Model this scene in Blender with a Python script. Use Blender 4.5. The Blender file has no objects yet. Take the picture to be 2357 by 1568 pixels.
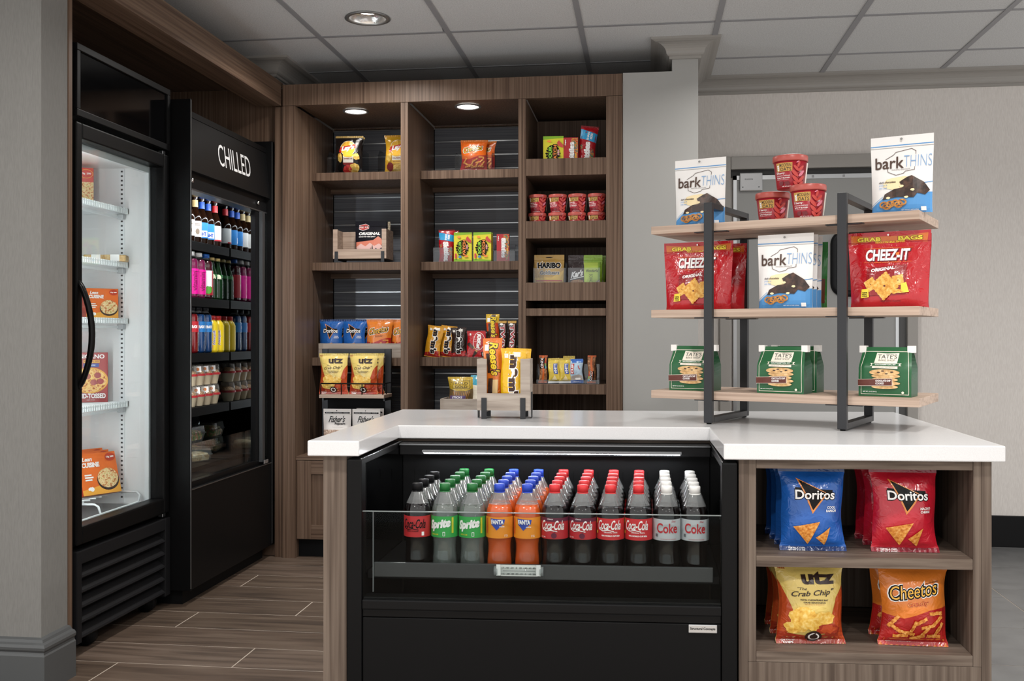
import bpy, bmesh, math, random
from mathutils import Vector, Matrix, noise

random.seed(7)
S = bpy.context.scene
C = S.collection
PI = math.pi

# ---------------------------------------------------------------- camera
CAM_Z, YAW, FPX, HOR = 1.117, math.radians(7.472), 2309.0, 771.0
cd = bpy.data.cameras.new('camera')
cam = bpy.data.objects.new('camera', cd)
C.objects.link(cam)
cam.location = (0, 0, CAM_Z)
cam.rotation_euler = (PI / 2, 0, YAW)
cd.sensor_width = 36.0
cd.lens = FPX / 2357.0 * 36.0
cd.shift_y = -(784.0 - HOR) / 2357.0
cd.clip_start = 0.05
S.camera = cam

# ---------------------------------------------------------------- world, exposure
S.view_settings.view_transform = 'Standard'
S.view_settings.look = 'None'
S.view_settings.exposure = 0.14
S.view_settings.gamma = 1.0
S.view_settings.use_curve_mapping = False
w = bpy.data.worlds.new('lobby_ambient')
S.world = w
w.use_nodes = True
w.node_tree.nodes['Background'].inputs[0].default_value = (1.0, 0.985, 0.965, 1)
w.node_tree.nodes['Background'].inputs[1].default_value = 1.2

# first is the recessed downlight in view, others are added unseen fill lamps: (x, y, watts)
CEIL = 2.513
DOWNLIGHT_AND_FILLS = [(-1.203, 4.29, 16), (0.63, 4.25, 10), (-1.2, 1.85, 22), (0.63, 1.85, 20), (2.2, 3.0, 24), (-0.3, 0.2, 30), (1.5, 0.2, 30)]
for i, (lx, ly, lw) in enumerate(DOWNLIGHT_AND_FILLS):
    ld = bpy.data.lights.new('downlight_and_fill', 'AREA')
    ld.shape = 'DISK'
    ld.size = 0.15
    ld.energy = lw
    ld.color = (1.0, 0.97, 0.93)
    ld.spread = math.radians(150)
    lo = bpy.data.objects.new('downlight_and_fill', ld)
    C.objects.link(lo)
    lo.location = (lx, ly, CEIL - 0.012)


# ---------------------------------------------------------------- pixel -> place helpers (true depth given)
_c, _s = math.cos(YAW), math.sin(YAW)


def _ray(px, py):
    r = (px - 1178.5) / FPX
    return (_c * r - _s, _c + _s * r, -(py - HOR) / FPX)


def atY(px, py, y):
    R = _ray(px, py); t = y / R[1]
    return Vector((R[0] * t, y, CAM_Z + R[2] * t))


def atX(px, py, x):
    R = _ray(px, py); t = x / R[0]
    return Vector((x, R[1] * t, CAM_Z + R[2] * t))


def atZ(px, py, z):
    R = _ray(px, py); t = (z - CAM_Z) / R[2]
    return Vector((R[0] * t, R[1] * t, z))


# ---------------------------------------------------------------- materials
def lin(h):
    if isinstance(h, (tuple, list)):
        return tuple(h[:3]) + (1,)
    h = h.lstrip('#')
    o = []
    for i in (0, 2, 4):
        c = int(h[i:i + 2], 16) / 255
        o.append(c / 12.92 if c <= 0.04045 else ((c + 0.055) / 1.055) ** 2.4)
    return tuple(o) + (1,)


_M = {}


def _new(name):
    m = bpy.data.materials.new(name)
    m.use_nodes = True
    nt = m.node_tree
    return m, nt, nt.nodes['Principled BSDF']


def plain(col, rough=0.5, metal=0.0, spec=None, coat=0.0, name=None):
    if spec is None:
        h_ = str(col).lstrip('#')
        spec = 0.15 if isinstance(col, str) and max(int(h_[0:2], 16), int(h_[2:4], 16), int(h_[4:6], 16)) < 40 else 0.5
    key = ('p', col, rough, metal, spec, coat)
    if key in _M:
        return _M[key]
    m, nt, b = _new(name or 'paint_' + str(col).lstrip('#'))
    b.inputs['Base Color'].default_value = lin(col)
    b.inputs['Roughness'].default_value = rough
    b.inputs['Metallic'].default_value = metal
    b.inputs['Specular IOR Level'].default_value = spec
    b.inputs['Coat Weight'].default_value = coat
    b.inputs['Coat Roughness'].default_value = 0.12
    _M[key] = m
    return m


def ramp_mat(key, cols, scale, rough=0.5, detail=4, bump=0.0, coat=0.0, pos=None, spec=0.5, dist=0.0):
    """colour ramp driven by stretched noise in object space"""
    if key in _M:
        return _M[key]
    m, nt, b = _new(key)
    tc = nt.nodes.new('ShaderNodeTexCoord')
    mp = nt.nodes.new('ShaderNodeMapping')
    mp.inputs['Scale'].default_value = scale
    nz = nt.nodes.new('ShaderNodeTexNoise')
    nz.inputs['Scale'].default_value = 1.0
    nz.inputs['Detail'].default_value = detail
    nz.inputs['Distortion'].default_value = dist
    cr = nt.nodes.new('ShaderNodeValToRGB')
    n = len(cols)
    el = cr.color_ramp.elements
    while len(el) < n:
        el.new(0.5)
    for i, c in enumerate(cols):
        el[i].position = pos[i] if pos else 0.3 + 0.4 * i / (n - 1)
        el[i].color = lin(c)
    nt.links.new(tc.outputs['Object'], mp.inputs['Vector'])
    nt.links.new(mp.outputs['Vector'], nz.inputs['Vector'])
    nt.links.new(nz.outputs['Fac'], cr.inputs['Fac'])
    nt.links.new(cr.outputs['Color'], b.inputs['Base Color'])
    b.inputs['Roughness'].default_value = rough
    b.inputs['Coat Weight'].default_value = coat
    b.inputs['Specular IOR Level'].default_value = spec
    if bump:
        bp = nt.nodes.new('ShaderNodeBump')
        bp.inputs['Strength'].default_value = bump
        bp.inputs['Distance'].default_value = 0.002
        nt.links.new(nz.outputs['Fac'], bp.inputs['Height'])
        nt.links.new(bp.outputs['Normal'], b.inputs['Normal'])
    _M[key] = m
    return m


def clear(key, tint='#ffffff', gloss=0.06, rough=0.03, body=0.0, bodycol='#ffffff', ior=1.45):
    """thin clear plastic or glass: transparent with fresnel gloss and a little body colour"""
    if key in _M:
        return _M[key]
    m = bpy.data.materials.new(key)
    m.use_nodes = True
    nt = m.node_tree
    nt.nodes.clear()
    out = nt.nodes.new('ShaderNodeOutputMaterial')
    tr = nt.nodes.new('ShaderNodeBsdfTransparent')
    tr.inputs[0].default_value = lin(tint)
    gl = nt.nodes.new('ShaderNodeBsdfGlossy')
    gl.inputs['Roughness'].default_value = rough
    lw = nt.nodes.new('ShaderNodeLayerWeight')
    lw.inputs[0].default_value = 0.5
    pw = nt.nodes.new('ShaderNodeMath')
    pw.operation = 'POWER'
    pw.inputs[1].default_value = 4.0
    nt.links.new(lw.outputs['Facing'], pw.inputs[0])
    ad = nt.nodes.new('ShaderNodeMath')
    ad.operation = 'MULTIPLY_ADD'
    ad.inputs[1].default_value = 0.8
    ad.inputs[2].default_value = 0.035 + gloss
    ad.use_clamp = True
    nt.links.new(pw.outputs[0], ad.inputs[0])
    mx = nt.nodes.new('ShaderNodeMixShader')
    nt.links.new(ad.outputs[0], mx.inputs[0])
    src = tr
    if body:
        df = nt.nodes.new('ShaderNodeBsdfDiffuse')
        df.inputs[0].default_value = lin(bodycol)
        m2 = nt.nodes.new('ShaderNodeMixShader')
        m2.inputs[0].default_value = body
        nt.links.new(tr.outputs[0], m2.inputs[1])
        nt.links.new(df.outputs[0], m2.inputs[2])
        src = m2
    nt.links.new(src.outputs[0], mx.inputs[1])
    nt.links.new(gl.outputs[0], mx.inputs[2])
    nt.links.new(mx.outputs[0], out.inputs[0])
    _M[key] = m
    return m


def glow(key, col, strength):
    if key in _M:
        return _M[key]
    m, nt, b = _new(key)
    b.inputs['Base Color'].default_value = lin(col)
    b.inputs['Emission Color'].default_value = lin(col)
    b.inputs['Emission Strength'].default_value = strength
    _M[key] = m
    return m


WD = ('#4b392e', '#645042', '#756152')
WOODV = ramp_mat('walnut_laminate_upright', WD, (105, 105, 1.3), 0.42, 4, 0.05, spec=0.2)
WOODH = ramp_mat('walnut_laminate_level', WD, (1.3, 105, 105), 0.42, 4, 0.05, spec=0.2)
WI = ('#4b3f37', '#65584e', '#776a5f')
WOODIV = ramp_mat('grey_walnut_upright', WI, (70, 70, 1.6), 0.5, 4, 0.12, spec=0.2)
WOODIH = ramp_mat('grey_walnut_level', WI, (1.6, 70, 70), 0.5, 4, 0.12, spec=0.2)
PINE = ramp_mat('pale_shelf_board', ('#9a8474', '#b19a89', '#bfa998'), (2.5, 40, 90), 0.55, 4, 0.1)
CRATE = ramp_mat('weathered_crate_board', ('#8d8177', '#a2968b', '#aea398'), (5, 45, 55), 0.7, 4, 0.15, dist=0.6)
SLAT = ramp_mat('charcoal_slat_board', ('#4a4d54', '#5e6168', '#6a6d74'), (2, 60, 160), 0.55, 3, 0.15)
BLACK = plain('#0b0b0c', 0.45, spec=0.15, name='black_powder_coat')
BLACKM = plain('#0c0c0d', 0.6, spec=0.15, name='matt_black_liner')
BLACKG = plain('#060607', 0.08, spec=0.25, name='gloss_black_panel')
GUNM = plain('#2c2d30', 0.42, 0.3, name='gunmetal_bar')
STEEL = plain('#b9bbbd', 0.28, 1.0, name='brushed_steel')
CHROME = plain('#d8d8d8', 0.12, 1.0, name='chrome')
WHITEE = plain('#e9ecee', 0.4, name='white_enamel')
GREYP = ramp_mat('grey_wall_paint', ('#9a9996', '#9e9d9a'), (2, 2, 2), 0.6)
WALLP = ramp_mat('woven_wall_covering', ('#cac4bf', '#d1cbc6', '#d7d2cd'), (420, 420, 40), 0.75, 2, 0.06)
COLP = ramp_mat('column_wall_covering', ('#71706d', '#767572', '#7a7976'), (420, 420, 40), 0.75, 2, 0.05)
TRIMP = plain('#928e89', 0.35, name='taupe_trim_paint')
BASEP = plain('#4c4e4f', 0.4, name='grey_baseboard_paint')
QUARTZ = ramp_mat('white_quartz', ('#d0d0d1', '#d5d5d6', '#d9d9da'), (420, 420, 420), 0.16, 3)
GLASS = clear('clear_glass_pane', '#f4f8f8', 0.0, 0.02)
ACRYL = clear('clear_acrylic', '#eef0f2', 0.02, 0.04)

# ---------------------------------------------------------------- mesh builder


class MB:
    def __init__(self):
        self.v, self.f, self.m, self.s = [], [], [], []

    def add(self, vs, fs, mi=0, smooth=False):
        o = len(self.v)
        self.v += [tuple(p) for p in vs]
        for f in fs:
            self.f.append(tuple(i + o for i in f))
            self.m.append(mi)
            self.s.append(smooth)
        return self

    def box(self, x0, x1, y0, y1, z0, z1, mi=0, b=0.0, xf=None):
        if x0 > x1: x0, x1 = x1, x0
        if y0 > y1: y0, y1 = y1, y0
        if z0 > z1: z0, z1 = z1, z0
        if b <= 0:
            vs = [(x, y, z) for z in (z0, z1) for y in (y0, y1) for x in (x0, x1)]
            fs = [(0, 2, 3, 1), (4, 5, 7, 6), (0, 1, 5, 4), (2, 6, 7, 3), (0, 4, 6, 2), (1, 3, 7, 5)]
        else:
            b = min(b, (x1 - x0) * .45, (y1 - y0) * .45, (z1 - z0) * .45)
            bm = bmesh.new()
            bmesh.ops.create_cube(bm, size=1.0)
            for q in bm.verts:
                q.co = Vector(((x0 + x1) / 2 + q.co.x * (x1 - x0), (y0 + y1) / 2 + q.co.y * (y1 - y0), (z0 + z1) / 2 + q.co.z * (z1 - z0)))
            bmesh.ops.bevel(bm, geom=bm.edges[:], offset=b, segments=2, profile=0.6, affect='EDGES')
            bm.verts.index_update()
            vs = [tuple(q.co) for q in bm.verts]
            fs = [tuple(q.index for q in f.verts) for f in bm.faces]
            bm.free()
        if xf:
            vs = [xf(*p) for p in vs]
        return self.add(vs, fs, mi)

    def lathe(self, prof, n=20, mi=0, cx=0, cy=0, smooth=True, cap=True, rfn=None):
        vs, fs = [], []
        k = len(prof)
        for (r, z) in prof:
            for i in range(n):
                a = 2 * PI * i / n
                rr = r * (rfn(i, n) if rfn else 1)
                vs.append((cx + rr * math.sin(a), cy - rr * math.cos(a), z))
        for j in range(k - 1):
            for i in range(n):
                a, b2 = j * n + i, j * n + (i + 1) % n
                fs.append((a, b2, b2 + n, a + n))
        if cap:
            fs.append(tuple(range(n - 1, -1, -1)))
            fs.append(tuple((k - 1) * n + i for i in range(n)))
        return self.add(vs, fs, mi, smooth)

    def tube(self, pts, r, n=8, mi=0, closed=False):
        P = [Vector(p) for p in pts]
        k = len(P)
        vs, fs = [], []
        up0 = None
        for j in range(k):
            if closed:
                t = (P[(j + 1) % k] - P[j - 1]).normalized()
            else:
                t = (P[min(j + 1, k - 1)] - P[max(j - 1, 0)]).normalized()
            ref = Vector((0, 0, 1)) if abs(t.z) < 0.9 else Vector((1, 0, 0))
            if up0 is not None:
                ref = up0
            u = (ref - t * ref.dot(t))
            if u.length < 1e-5:
                u = t.orthogonal()
            u.normalize()
            up0 = u
            w2 = t.cross(u)
            for i in range(n):
                a = 2 * PI * i / n
                vs.append(P[j] + (u * math.cos(a) + w2 * math.sin(a)) * r)
        m2 = k if closed else k - 1
        for j in range(m2):
            for i in range(n):
                a, b2 = j * n + i, j * n + (i + 1) % n
                c2, d2 = ((j + 1) % k) * n + (i + 1) % n, ((j + 1) % k) * n + i
                fs.append((a, b2, c2, d2))
        if not closed:
            fs.append(tuple(range(n - 1, -1, -1)))
            fs.append(tuple((k - 1) * n + i for i in range(n)))
        return self.add(vs, fs, mi, True)

    def prism(self, poly, a, b, axis='z', mi=0, smooth=False):
        """extrude a closed 2D outline between a and b along an axis"""
        n = len(poly)

        def P(p, h):
            if axis == 'z': return (p[0], p[1], h)
            if axis == 'y': return (p[0], h, p[1])
            return (h, p[0], p[1])
        vs = [P(p, a) for p in poly] + [P(p, b) for p in poly]
        fs = [(i, (i + 1) % n, n + (i + 1) % n, n + i) for i in range(n)]
        fs += [tuple(range(n - 1, -1, -1)), tuple(range(n, 2 * n))]
        return self.add(vs, fs, mi, smooth)

    def grid(self, fn, us, vs_, mi=0, smooth=True, flip=False):
        nu, nv = len(us), len(vs_)
        vs = [fn(u, v) for v in vs_ for u in us]
        fs = []
        for j in range(nv - 1):
            for i in range(nu - 1):
                q = (j * nu + i, j * nu + i + 1, (j + 1) * nu + i + 1, (j + 1) * nu + i)
                fs.append(q[::-1] if flip else q)
        return self.add(vs, fs, mi, smooth)

    def mesh(self, name, mats, off=None):
        me = bpy.data.meshes.new(name)
        vs = self.v if off is None else [(x - off[0], y - off[1], z - off[2]) for x, y, z in self.v]
        me.from_pydata(vs, [], self.f)
        for m in (mats if isinstance(mats, (list, tuple)) else [mats]):
            me.materials.append(m)
        me.polygons.foreach_set('material_index', self.m)
        me.polygons.foreach_set('use_smooth', self.s)
        bm = bmesh.new()
        bm.from_mesh(me)
        if not getattr(self, 'flat', False):
            bmesh.ops.recalc_face_normals(bm, faces=bm.faces[:])
        bm.to_mesh(me)
        bm.free()
        me.update()
        return me


def tag(o, label=None, cat=None, group=None, kind=None):
    if label: o['label'] = label
    if cat: o['category'] = cat
    if group: o['group'] = group
    if kind: o['kind'] = kind
    return o


def link(name, me, parent=None):
    o = bpy.data.objects.new(name, me)
    C.objects.link(o)
    if parent is not None:
        o.parent = parent
    return o


def thing(name, loc, label, cat, group=None, rot=(0, 0, 0), kind=None):
    e = bpy.data.objects.new(name, None)
    C.objects.link(e)
    e.location = loc
    e.rotation_euler = rot
    e.empty_display_size = 0.05
    tag(e, label, cat, group, kind)
    return e


def _worldloc(o):
    p = Vector(o.location)
    if o.parent is not None:
        p += _worldloc(o.parent)
    return p


def part(name, mb, mats, parent, label=None):
    """mesh given in world coordinates under an unrotated thing"""
    o = link(name, mb.mesh(name, mats, _worldloc(parent)), parent)
    if label:
        o['label'] = label
    return o


def struct(name, mb, mats, parent=None):
    if parent is not None:
        return part(name, mb, mats, parent)
    o = link(name, mb.mesh(name, mats))
    o['kind'] = 'structure'
    return o


def B(*a, **k):
    return MB().box(*a, **k)


# ---------------------------------------------------------------- flat print (lettering and pictures) laid on a surface
_T = {}


def text_shape(s, bold=0.0, shear=0.0):
    key = (s, bold, shear)
    if key not in _T:
        cu = bpy.data.curves.new('lettering', 'FONT')
        cu.body = s
        cu.offset = bold
        cu.shear = shear
        cu.resolution_u = 3
        cu.fill_mode = 'FRONT'
        ob = bpy.data.objects.new('lettering', cu)
        me = ob.to_mesh()
        vs = [(v.co.x, v.co.y) for v in me.vertices]
        fs = [tuple(p.vertices) for p in me.polygons]
        ob.to_mesh_clear()
        bpy.data.objects.remove(ob)
        bpy.data.curves.remove(cu)
        xs, ys = [p[0] for p in vs] or [0, 1], [p[1] for p in vs] or [0, 1]
        _T[key] = (vs, fs, min(xs), max(xs), min(ys), max(ys))
    return _T[key]


class Flat:
    def __init__(self):
        self.v, self.f, self.m = [], [], []
        self.k = 1

    def _add(self, pts, fs, m):
        o = len(self.v)
        self.v += [(x, y, self.k) for x, y in pts]
        for f in fs:
            self.f.append(tuple(i + o for i in f))
            self.m.append(m)
        self.k += 1
        return self

    def poly(self, pts, m):
        return self._add(pts, [tuple(range(len(pts)))], m)

    def rect(self, x0, y0, x1, y1, m):
        return self.poly([(x0, y0), (x1, y0), (x1, y1), (x0, y1)], m)

    def ell(self, cx, cy, rx, ry, m, n=20, rot=0.0):
        c, s = math.cos(rot), math.sin(rot)
        return self.poly([(cx + rx * math.cos(2 * PI * i / n) * c - ry * math.sin(2 * PI * i / n) * s,
                           cy + rx * math.cos(2 * PI * i / n) * s + ry * math.sin(2 * PI * i / n) * c) for i in range(n)], m)

    def blob(self, cx, cy, rx, ry, m, n=18, seed=0, amp=0.15):
        r = random.Random(seed)
        return self.poly([(cx + rx * (1 + amp * (r.random() * 2 - 1)) * math.cos(2 * PI * i / n), cy + ry * (1 + amp * (r.random() * 2 - 1)) * math.sin(2 * PI * i / n)) for i in range(n)], m)

    def line(self, pts, wd, m, closed=False):
        P = [Vector((p[0], p[1])) for p in pts]
        if closed:
            P = P + [P[0]]
        vs, fs = [], []
        for a, b in zip(P[:-1], P[1:]):
            d = (b - a)
            if d.length < 1e-9:
                continue
            d.normalize()
            n = Vector((-d.y, d.x)) * wd / 2
            e = d * wd / 2.2
            o = len(vs)
            vs += [tuple(a - e - n), tuple(b + e - n), tuple(b + e + n), tuple(a - e + n)]
            fs.append((o, o + 1, o + 2, o + 3))
        return self._add(vs, fs, m)

    def text(self, s, cx, cy, wd, ht, m, bold=0.0, shear=0.0, rot=0.0, skew=0.0):
        vs, fs, x0, x1, y0, y1 = text_shape(s, bold, shear)
        if not fs:
            return self
        sx = wd / (x1 - x0) if wd else ht / (y1 - y0)
        sy = ht / (y1 - y0) if ht else sx
        mx, my = (x0 + x1) / 2, (y0 + y1) / 2
        c, sn = math.cos(rot), math.sin(rot)
        pts = []
        for x, y in vs:
            a, b = (x - mx) * sx, (y - my) * sy
            b += a * skew
            pts.append((cx + a * c - b * sn, cy + a * sn + b * c))
        return self._add(pts, fs, m)

    def lay(self, mb, F, mbase=0, step=0.0, eps=0.00025, lift=0.0004):
        """cut the print by a grid so that it follows the surface F(x, y, height) and add it to mb"""
        bm = bmesh.new()
        bv = [bm.verts.new(p) for p in self.v]
        for f, m in zip(self.f, self.m):
            try:
                bf = bm.faces.new([bv[i] for i in f])
                bf.material_index = m
            except ValueError:
                pass
        if step and self.v:
            xs = [p[0] for p in self.v]
            ys = [p[1] for p in self.v]
            for ax, lo, hi in ((0, min(xs), max(xs)), (1, min(ys), max(ys))):
                q = math.floor(lo / step) * step + step
                while q < hi:
                    co = (q, 0, 0) if ax == 0 else (0, q, 0)
                    no = (1, 0, 0) if ax == 0 else (0, 1, 0)
                    bmesh.ops.bisect_plane(bm, geom=bm.verts[:] + bm.edges[:] + bm.faces[:], dist=1e-7, plane_co=co, plane_no=no)
                    q += step
        bmesh.ops.triangulate(bm, faces=[f for f in bm.faces if len(f.verts) > 4])
        bm.verts.index_update()
        o = len(mb.v)
        mb.v += [tuple(F(p.co.x, p.co.y, lift + p.co.z * eps)) for p in bm.verts]
        for f in bm.faces:
            mb.f.append(tuple(q.index + o for q in f.verts))
            mb.m.append(mbase + f.material_index)
            mb.s.append(False)
        bm.free()
        return mb

# ================================================================ SETTING
BACKY = 5.58
BOOKY = 4.83

# ---- floor: wood-look planks left, grey tiles right
fl = struct('floor', B(-3.4, 3.4, -0.6, 5.7, -0.06, -0.0012), plain('#b0a396', 0.7, name='pale_grout'))
PLW, PLL, GR = 0.2087, 1.209, 0.0058
plank_m = [ramp_mat('plank_%d' % i, cs, (2.2, 26, 26), 0.42, 6, 0.12, dist=0.8) for i, cs in enumerate(
    (('#40352d', '#5a4b40', '#6b5c50'), ('#453a32', '#615247', '#706156'), ('#3b312a', '#54463b', '#64564a')))]
pm = {}
Yline = 4.6784   # a grout line between two rows
rows = range(-9, 20)
joint = (-1.373, -1.776, -0.970)
for j in rows:
    y1 = Yline - j * PLW - GR / 2
    y0 = y1 - PLW + GR
    if y1 > 5.65 or y0 < 1.6:
        continue
    x = joint[j % 3] - 2 * PLL
    while x < 0.3:
        xa, xb = max(x + GR / 2, -2.7), min(x + PLL - GR / 2, 0.3)
        if xb - xa > 0.05:
            o = part('plank', B(xa, xb, y0, y1, -0.012, 0.0, b=0.0008), random.choice(plank_m), fl)
        x += PLL
tile_m = ramp_mat('grey_floor_tile', ('#5f5f5f', '#686868', '#6e6e6e'), (9, 9, 9), 0.35, 5)
for i in range(5):
    for j in range(9):
        xa, ya = 0.305 + i * 0.61, 1.9 + j * 0.305 * 1.5 - (0.15 if i % 2 else 0)
        part('floor_tile', B(xa, xa + 0.606, ya, ya + 0.4535, -0.012, 0.0, b=0.0008), tile_m, fl)

# ---- ceiling: lay-in tiles in a T-bar grid
ce = struct('ceiling', B(-3.4, 3.4, -0.6, 5.7, CEIL + 0.03, CEIL + 0.08), plain('#8d8d8d', 0.9, name='ceiling_void'))
ctile = ramp_mat('fissured_ceiling_tile', ('#b6b6b6', '#c6c6c6', '#d0d0d0'), (190, 190, 190), 0.9, 4, 0.35)
gridm = plain('#8f8f92', 0.5, name='grid_bar_paint')
GX0, GY0, TS = -1.502, 4.539, 0.61
lampcells = {}
for i in range(-3, 6):
    for j in range(-8, 3):
        xa, ya = GX0 + i * TS, GY0 + j * TS
        if xa + TS < -3 or ya > 5.6:
            continue
        if xa < DOWNLIGHT_AND_FILLS[0][0] < xa + TS and ya < DOWNLIGHT_AND_FILLS[0][1] < ya + TS:
            # tile with a round hole for the downlight
            lx, ly = DOWNLIGHT_AND_FILLS[0][:2]
            x0, x1, y0, y1 = xa + 0.012, xa + TS - 0.012, ya + 0.012, ya + TS - 0.012
            sq, ci = [], []
            for q in range(32):
                a_ = 2 * PI * (q + .5) / 32
                cx_, sy_ = math.cos(a_), math.sin(a_)
                tt = min(((x1 - lx) if cx_ > 0 else (x0 - lx)) / cx_, ((y1 - ly) if sy_ > 0 else (y0 - ly)) / sy_)
                sq.append((lx + cx_ * tt, ly + sy_ * tt))
                ci.append((lx + cx_ * .082, ly + sy_ * .082))
            mb = MB()
            vs_ = [(p[0], p[1], CEIL - .002) for p in sq] + [(p[0], p[1], CEIL - .002) for p in ci] + [(p[0], p[1], CEIL + .02) for p in ci]
            mb.add(vs_, [(q, (q + 1) % 32, 32 + (q + 1) % 32, 32 + q) for q in range(32)] + [(32 + q, 32 + (q + 1) % 32, 64 + (q + 1) % 32, 64 + q) for q in range(32)])
            part('ceiling_tile', mb, ctile, ce)
            continue
        part('ceiling_tile', B(xa + 0.012, xa + TS - 0.012, ya + 0.012, ya + TS - 0.012, CEIL - 0.002, CEIL + 0.02), ctile, ce)
for i in range(-3, 7):
    xa = GX0 + i * TS
    part('grid_bar', B(xa - 0.0125, xa + 0.0125, -0.4, 5.7, CEIL - 0.006, CEIL + 0.02), gridm, ce)
for j in range(-8, 3):
    ya = GY0 + j * TS
    part('cross_bar', B(-3.3, 3.0, ya - 0.0095, ya + 0.0095, CEIL - 0.0045, CEIL + 0.02), gridm, ce)

# ---- walls
wb = struct('wall_back', B(-3.4, 3.4, BACKY, BACKY + 0.12, 0, CEIL + 0.02), WALLP)
struct('wall_left', B(-3.3, -2.66, 3.1, BACKY, 0, CEIL + 0.02), WOODV)
sof = struct('wall_soffit', B(-2.7, -1.86, 4.9, BACKY, 2.37, CEIL + 0.02), GREYP)
# grey cheek wall beside the shelves and the pilaster on it
struct('wall_cheek', B(-0.098, 0.257, BOOKY + 0.004, BACKY, 0, 2.372), GREYP)
struct('wall_pilaster', B(0.135, 0.257, BOOKY + 0.004, BACKY, 2.372, CEIL + 0.02), GREYP)
# column at the left edge of the view
colm = struct('wall_column', B(-3.6, -1.875, 2.93, 3.075, 0, CEIL + 0.02), COLP)


def crown_profile(h=0.085, p=0.1):
    # (outward, down) from ceiling corner
    q = [(0, 0), (p, 0), (p, -0.012), (p - 0.012, -0.016)]
    for i in range(7):
        a = i / 6 * PI / 2
        q.append((p - 0.018 - (p - 0.045) * math.sin(a), -0.018 - (h - 0.04) * (1 - math.cos(a))))
    q += [(0.022, -h + 0.016), (0.014, -h + 0.012), (0.014, -h), (0, -h)]
    return q


def crown(name, path, parent=None):
    """path: list of (x, y, nx, ny) wall corner points with mitre direction outward"""
    mb = MB()
    pr = crown_profile()
    vs, fs = [], []
    n = len(pr)
    for (x, y, nx, ny) in path:
        for (o, d) in pr:
            vs.append((x + nx * o, y + ny * o, CEIL - 0.001 + d))
    for j in range(len(path) - 1):
        for i in range(n):
            a, b = j * n + i, j * n + (i + 1) % n
            fs.append((a, b, b + n, a + n))
    fs.append(tuple(range(n)))
    fs.append(tuple((len(path) - 1) * n + i for i in range(n - 1, -1, -1)))
    mb.add(vs, fs)
    return struct(name, mb, TRIMP, parent)


crown('trim_1', [(0.257, BACKY, 1, -1), (3.4, BACKY, 0, -1)])
crown('trim_2', [(0.135, BACKY, -1, 0), (0.135, BOOKY + 0.004, -1, -1), (0.257, BOOKY + 0.004, 1, -1), (0.257, BACKY, 1, -1)])
crown('trim_3', [(-2.7, 4.9, 0, -1), (-1.86, 4.9, 1, -1), (-1.86, BACKY, 1, 0)])

# baseboards
struct('baseboard_back', B(0.26, 3.4, BACKY - 0.018, BACKY, 0, 0.165, b=0.003), plain('#111112', 0.4, name='black_cove_base'))
bb = MB()
prof = [(0, 0), (0.03, 0), (0.03, 0.115), (0.026, 0.12), (0.024, 0.126), (0.03, 0.134), (0.031, 0.142), (0.026, 0.15), (0.016, 0.154), (0.012, 0.162), (0, 0.166)]
pth = [(-3.6, 2.93, 0, -1), (-1.875, 2.93, 1, -1), (-1.875, 3.075, 1, 0.0)]
vs, fs = [], []
for (x, y, nx, ny) in pth:
    for (o_, z_) in prof:
        vs.append((x + nx * o_, y + ny * o_, z_))
n_ = len(prof)
for j in range(2):
    for i in range(n_):
        a, b = j * n_ + i, j * n_ + (i + 1) % n_
        fs.append((a, b, b + n_, a + n_))
fs.append(tuple(range(n_)))
fs.append(tuple(2 * n_ + i for i in range(n_ - 1, -1, -1)))
bb.add(vs, fs)
struct('baseboard_column', bb, BASEP)

# wood niche round the two coolers: side strip, end panel, ceiling board, header beam
niche = tag(thing('trim_niche', (-2.2, 4.0, 0), None, None), kind='structure')
part('side_board', B(-2.62, -1.872, 3.077, 3.098, 0, 2.46), WOODV, niche)
part('end_board', B(-2.66, -1.806, 4.885, 4.92, 0, 2.365), WOODV, niche)
part('end_stile', B(-1.838, -1.796, 4.845, 4.886, 0, 2.262), WOODV, niche)
part('ceiling_board', B(-2.66, -1.81, 3.1, 4.884, 2.366, 2.39), ramp_mat('walnut_laminate_deep', WD, (105, 1.3, 105), 0.42, 4, spec=0.2), niche)
part('header_beam', B(-1.925, -1.798, 3.1, 4.828, 2.263, 2.3655, b=0.001), ramp_mat('walnut_laminate_along', WD, (105, 1.3, 105), 0.42, 4, spec=0.2), niche)

# ---- ceiling downlight fixture, for the first lamp only
for i, (lx, ly, lw) in enumerate(DOWNLIGHT_AND_FILLS):
    if i > 1:
        continue
    t = thing('ceiling_downlight', (lx, ly, CEIL), 'round recessed ceiling downlight with chrome reflector above the snack shelves' if i == 0 else 'added unseen fill lamp over the counter island', 'downlight')
    if i == 1:
        bpy.data.objects.remove(t)
        continue
    mb = MB().lathe([(0.098, CEIL - 0.003), (0.1, CEIL - 0.007), (0.082, CEIL - 0.009), (0.08, CEIL - 0.003)], 36, cx=lx, cy=ly, cap=False)
    part('trim_ring', mb, plain('#8a8a8a', 0.3, 0.6), t)
    mb = MB().lathe([(0.081, CEIL - 0.004), (0.072, CEIL + 0.02), (0.05, CEIL + 0.028)], 36, cx=lx, cy=ly, cap=False)
    part('reflector', mb, plain('#e4e4e4', 0.22, 0.9), t)
    mb = MB().lathe([(0.052, CEIL + 0.0282), (0.001, CEIL + 0.0284)], 24, cx=lx, cy=ly, cap=False)
    part('lamp', mb, glow('downlight_glow', '#fff6ea', 14.0), t)

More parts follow.
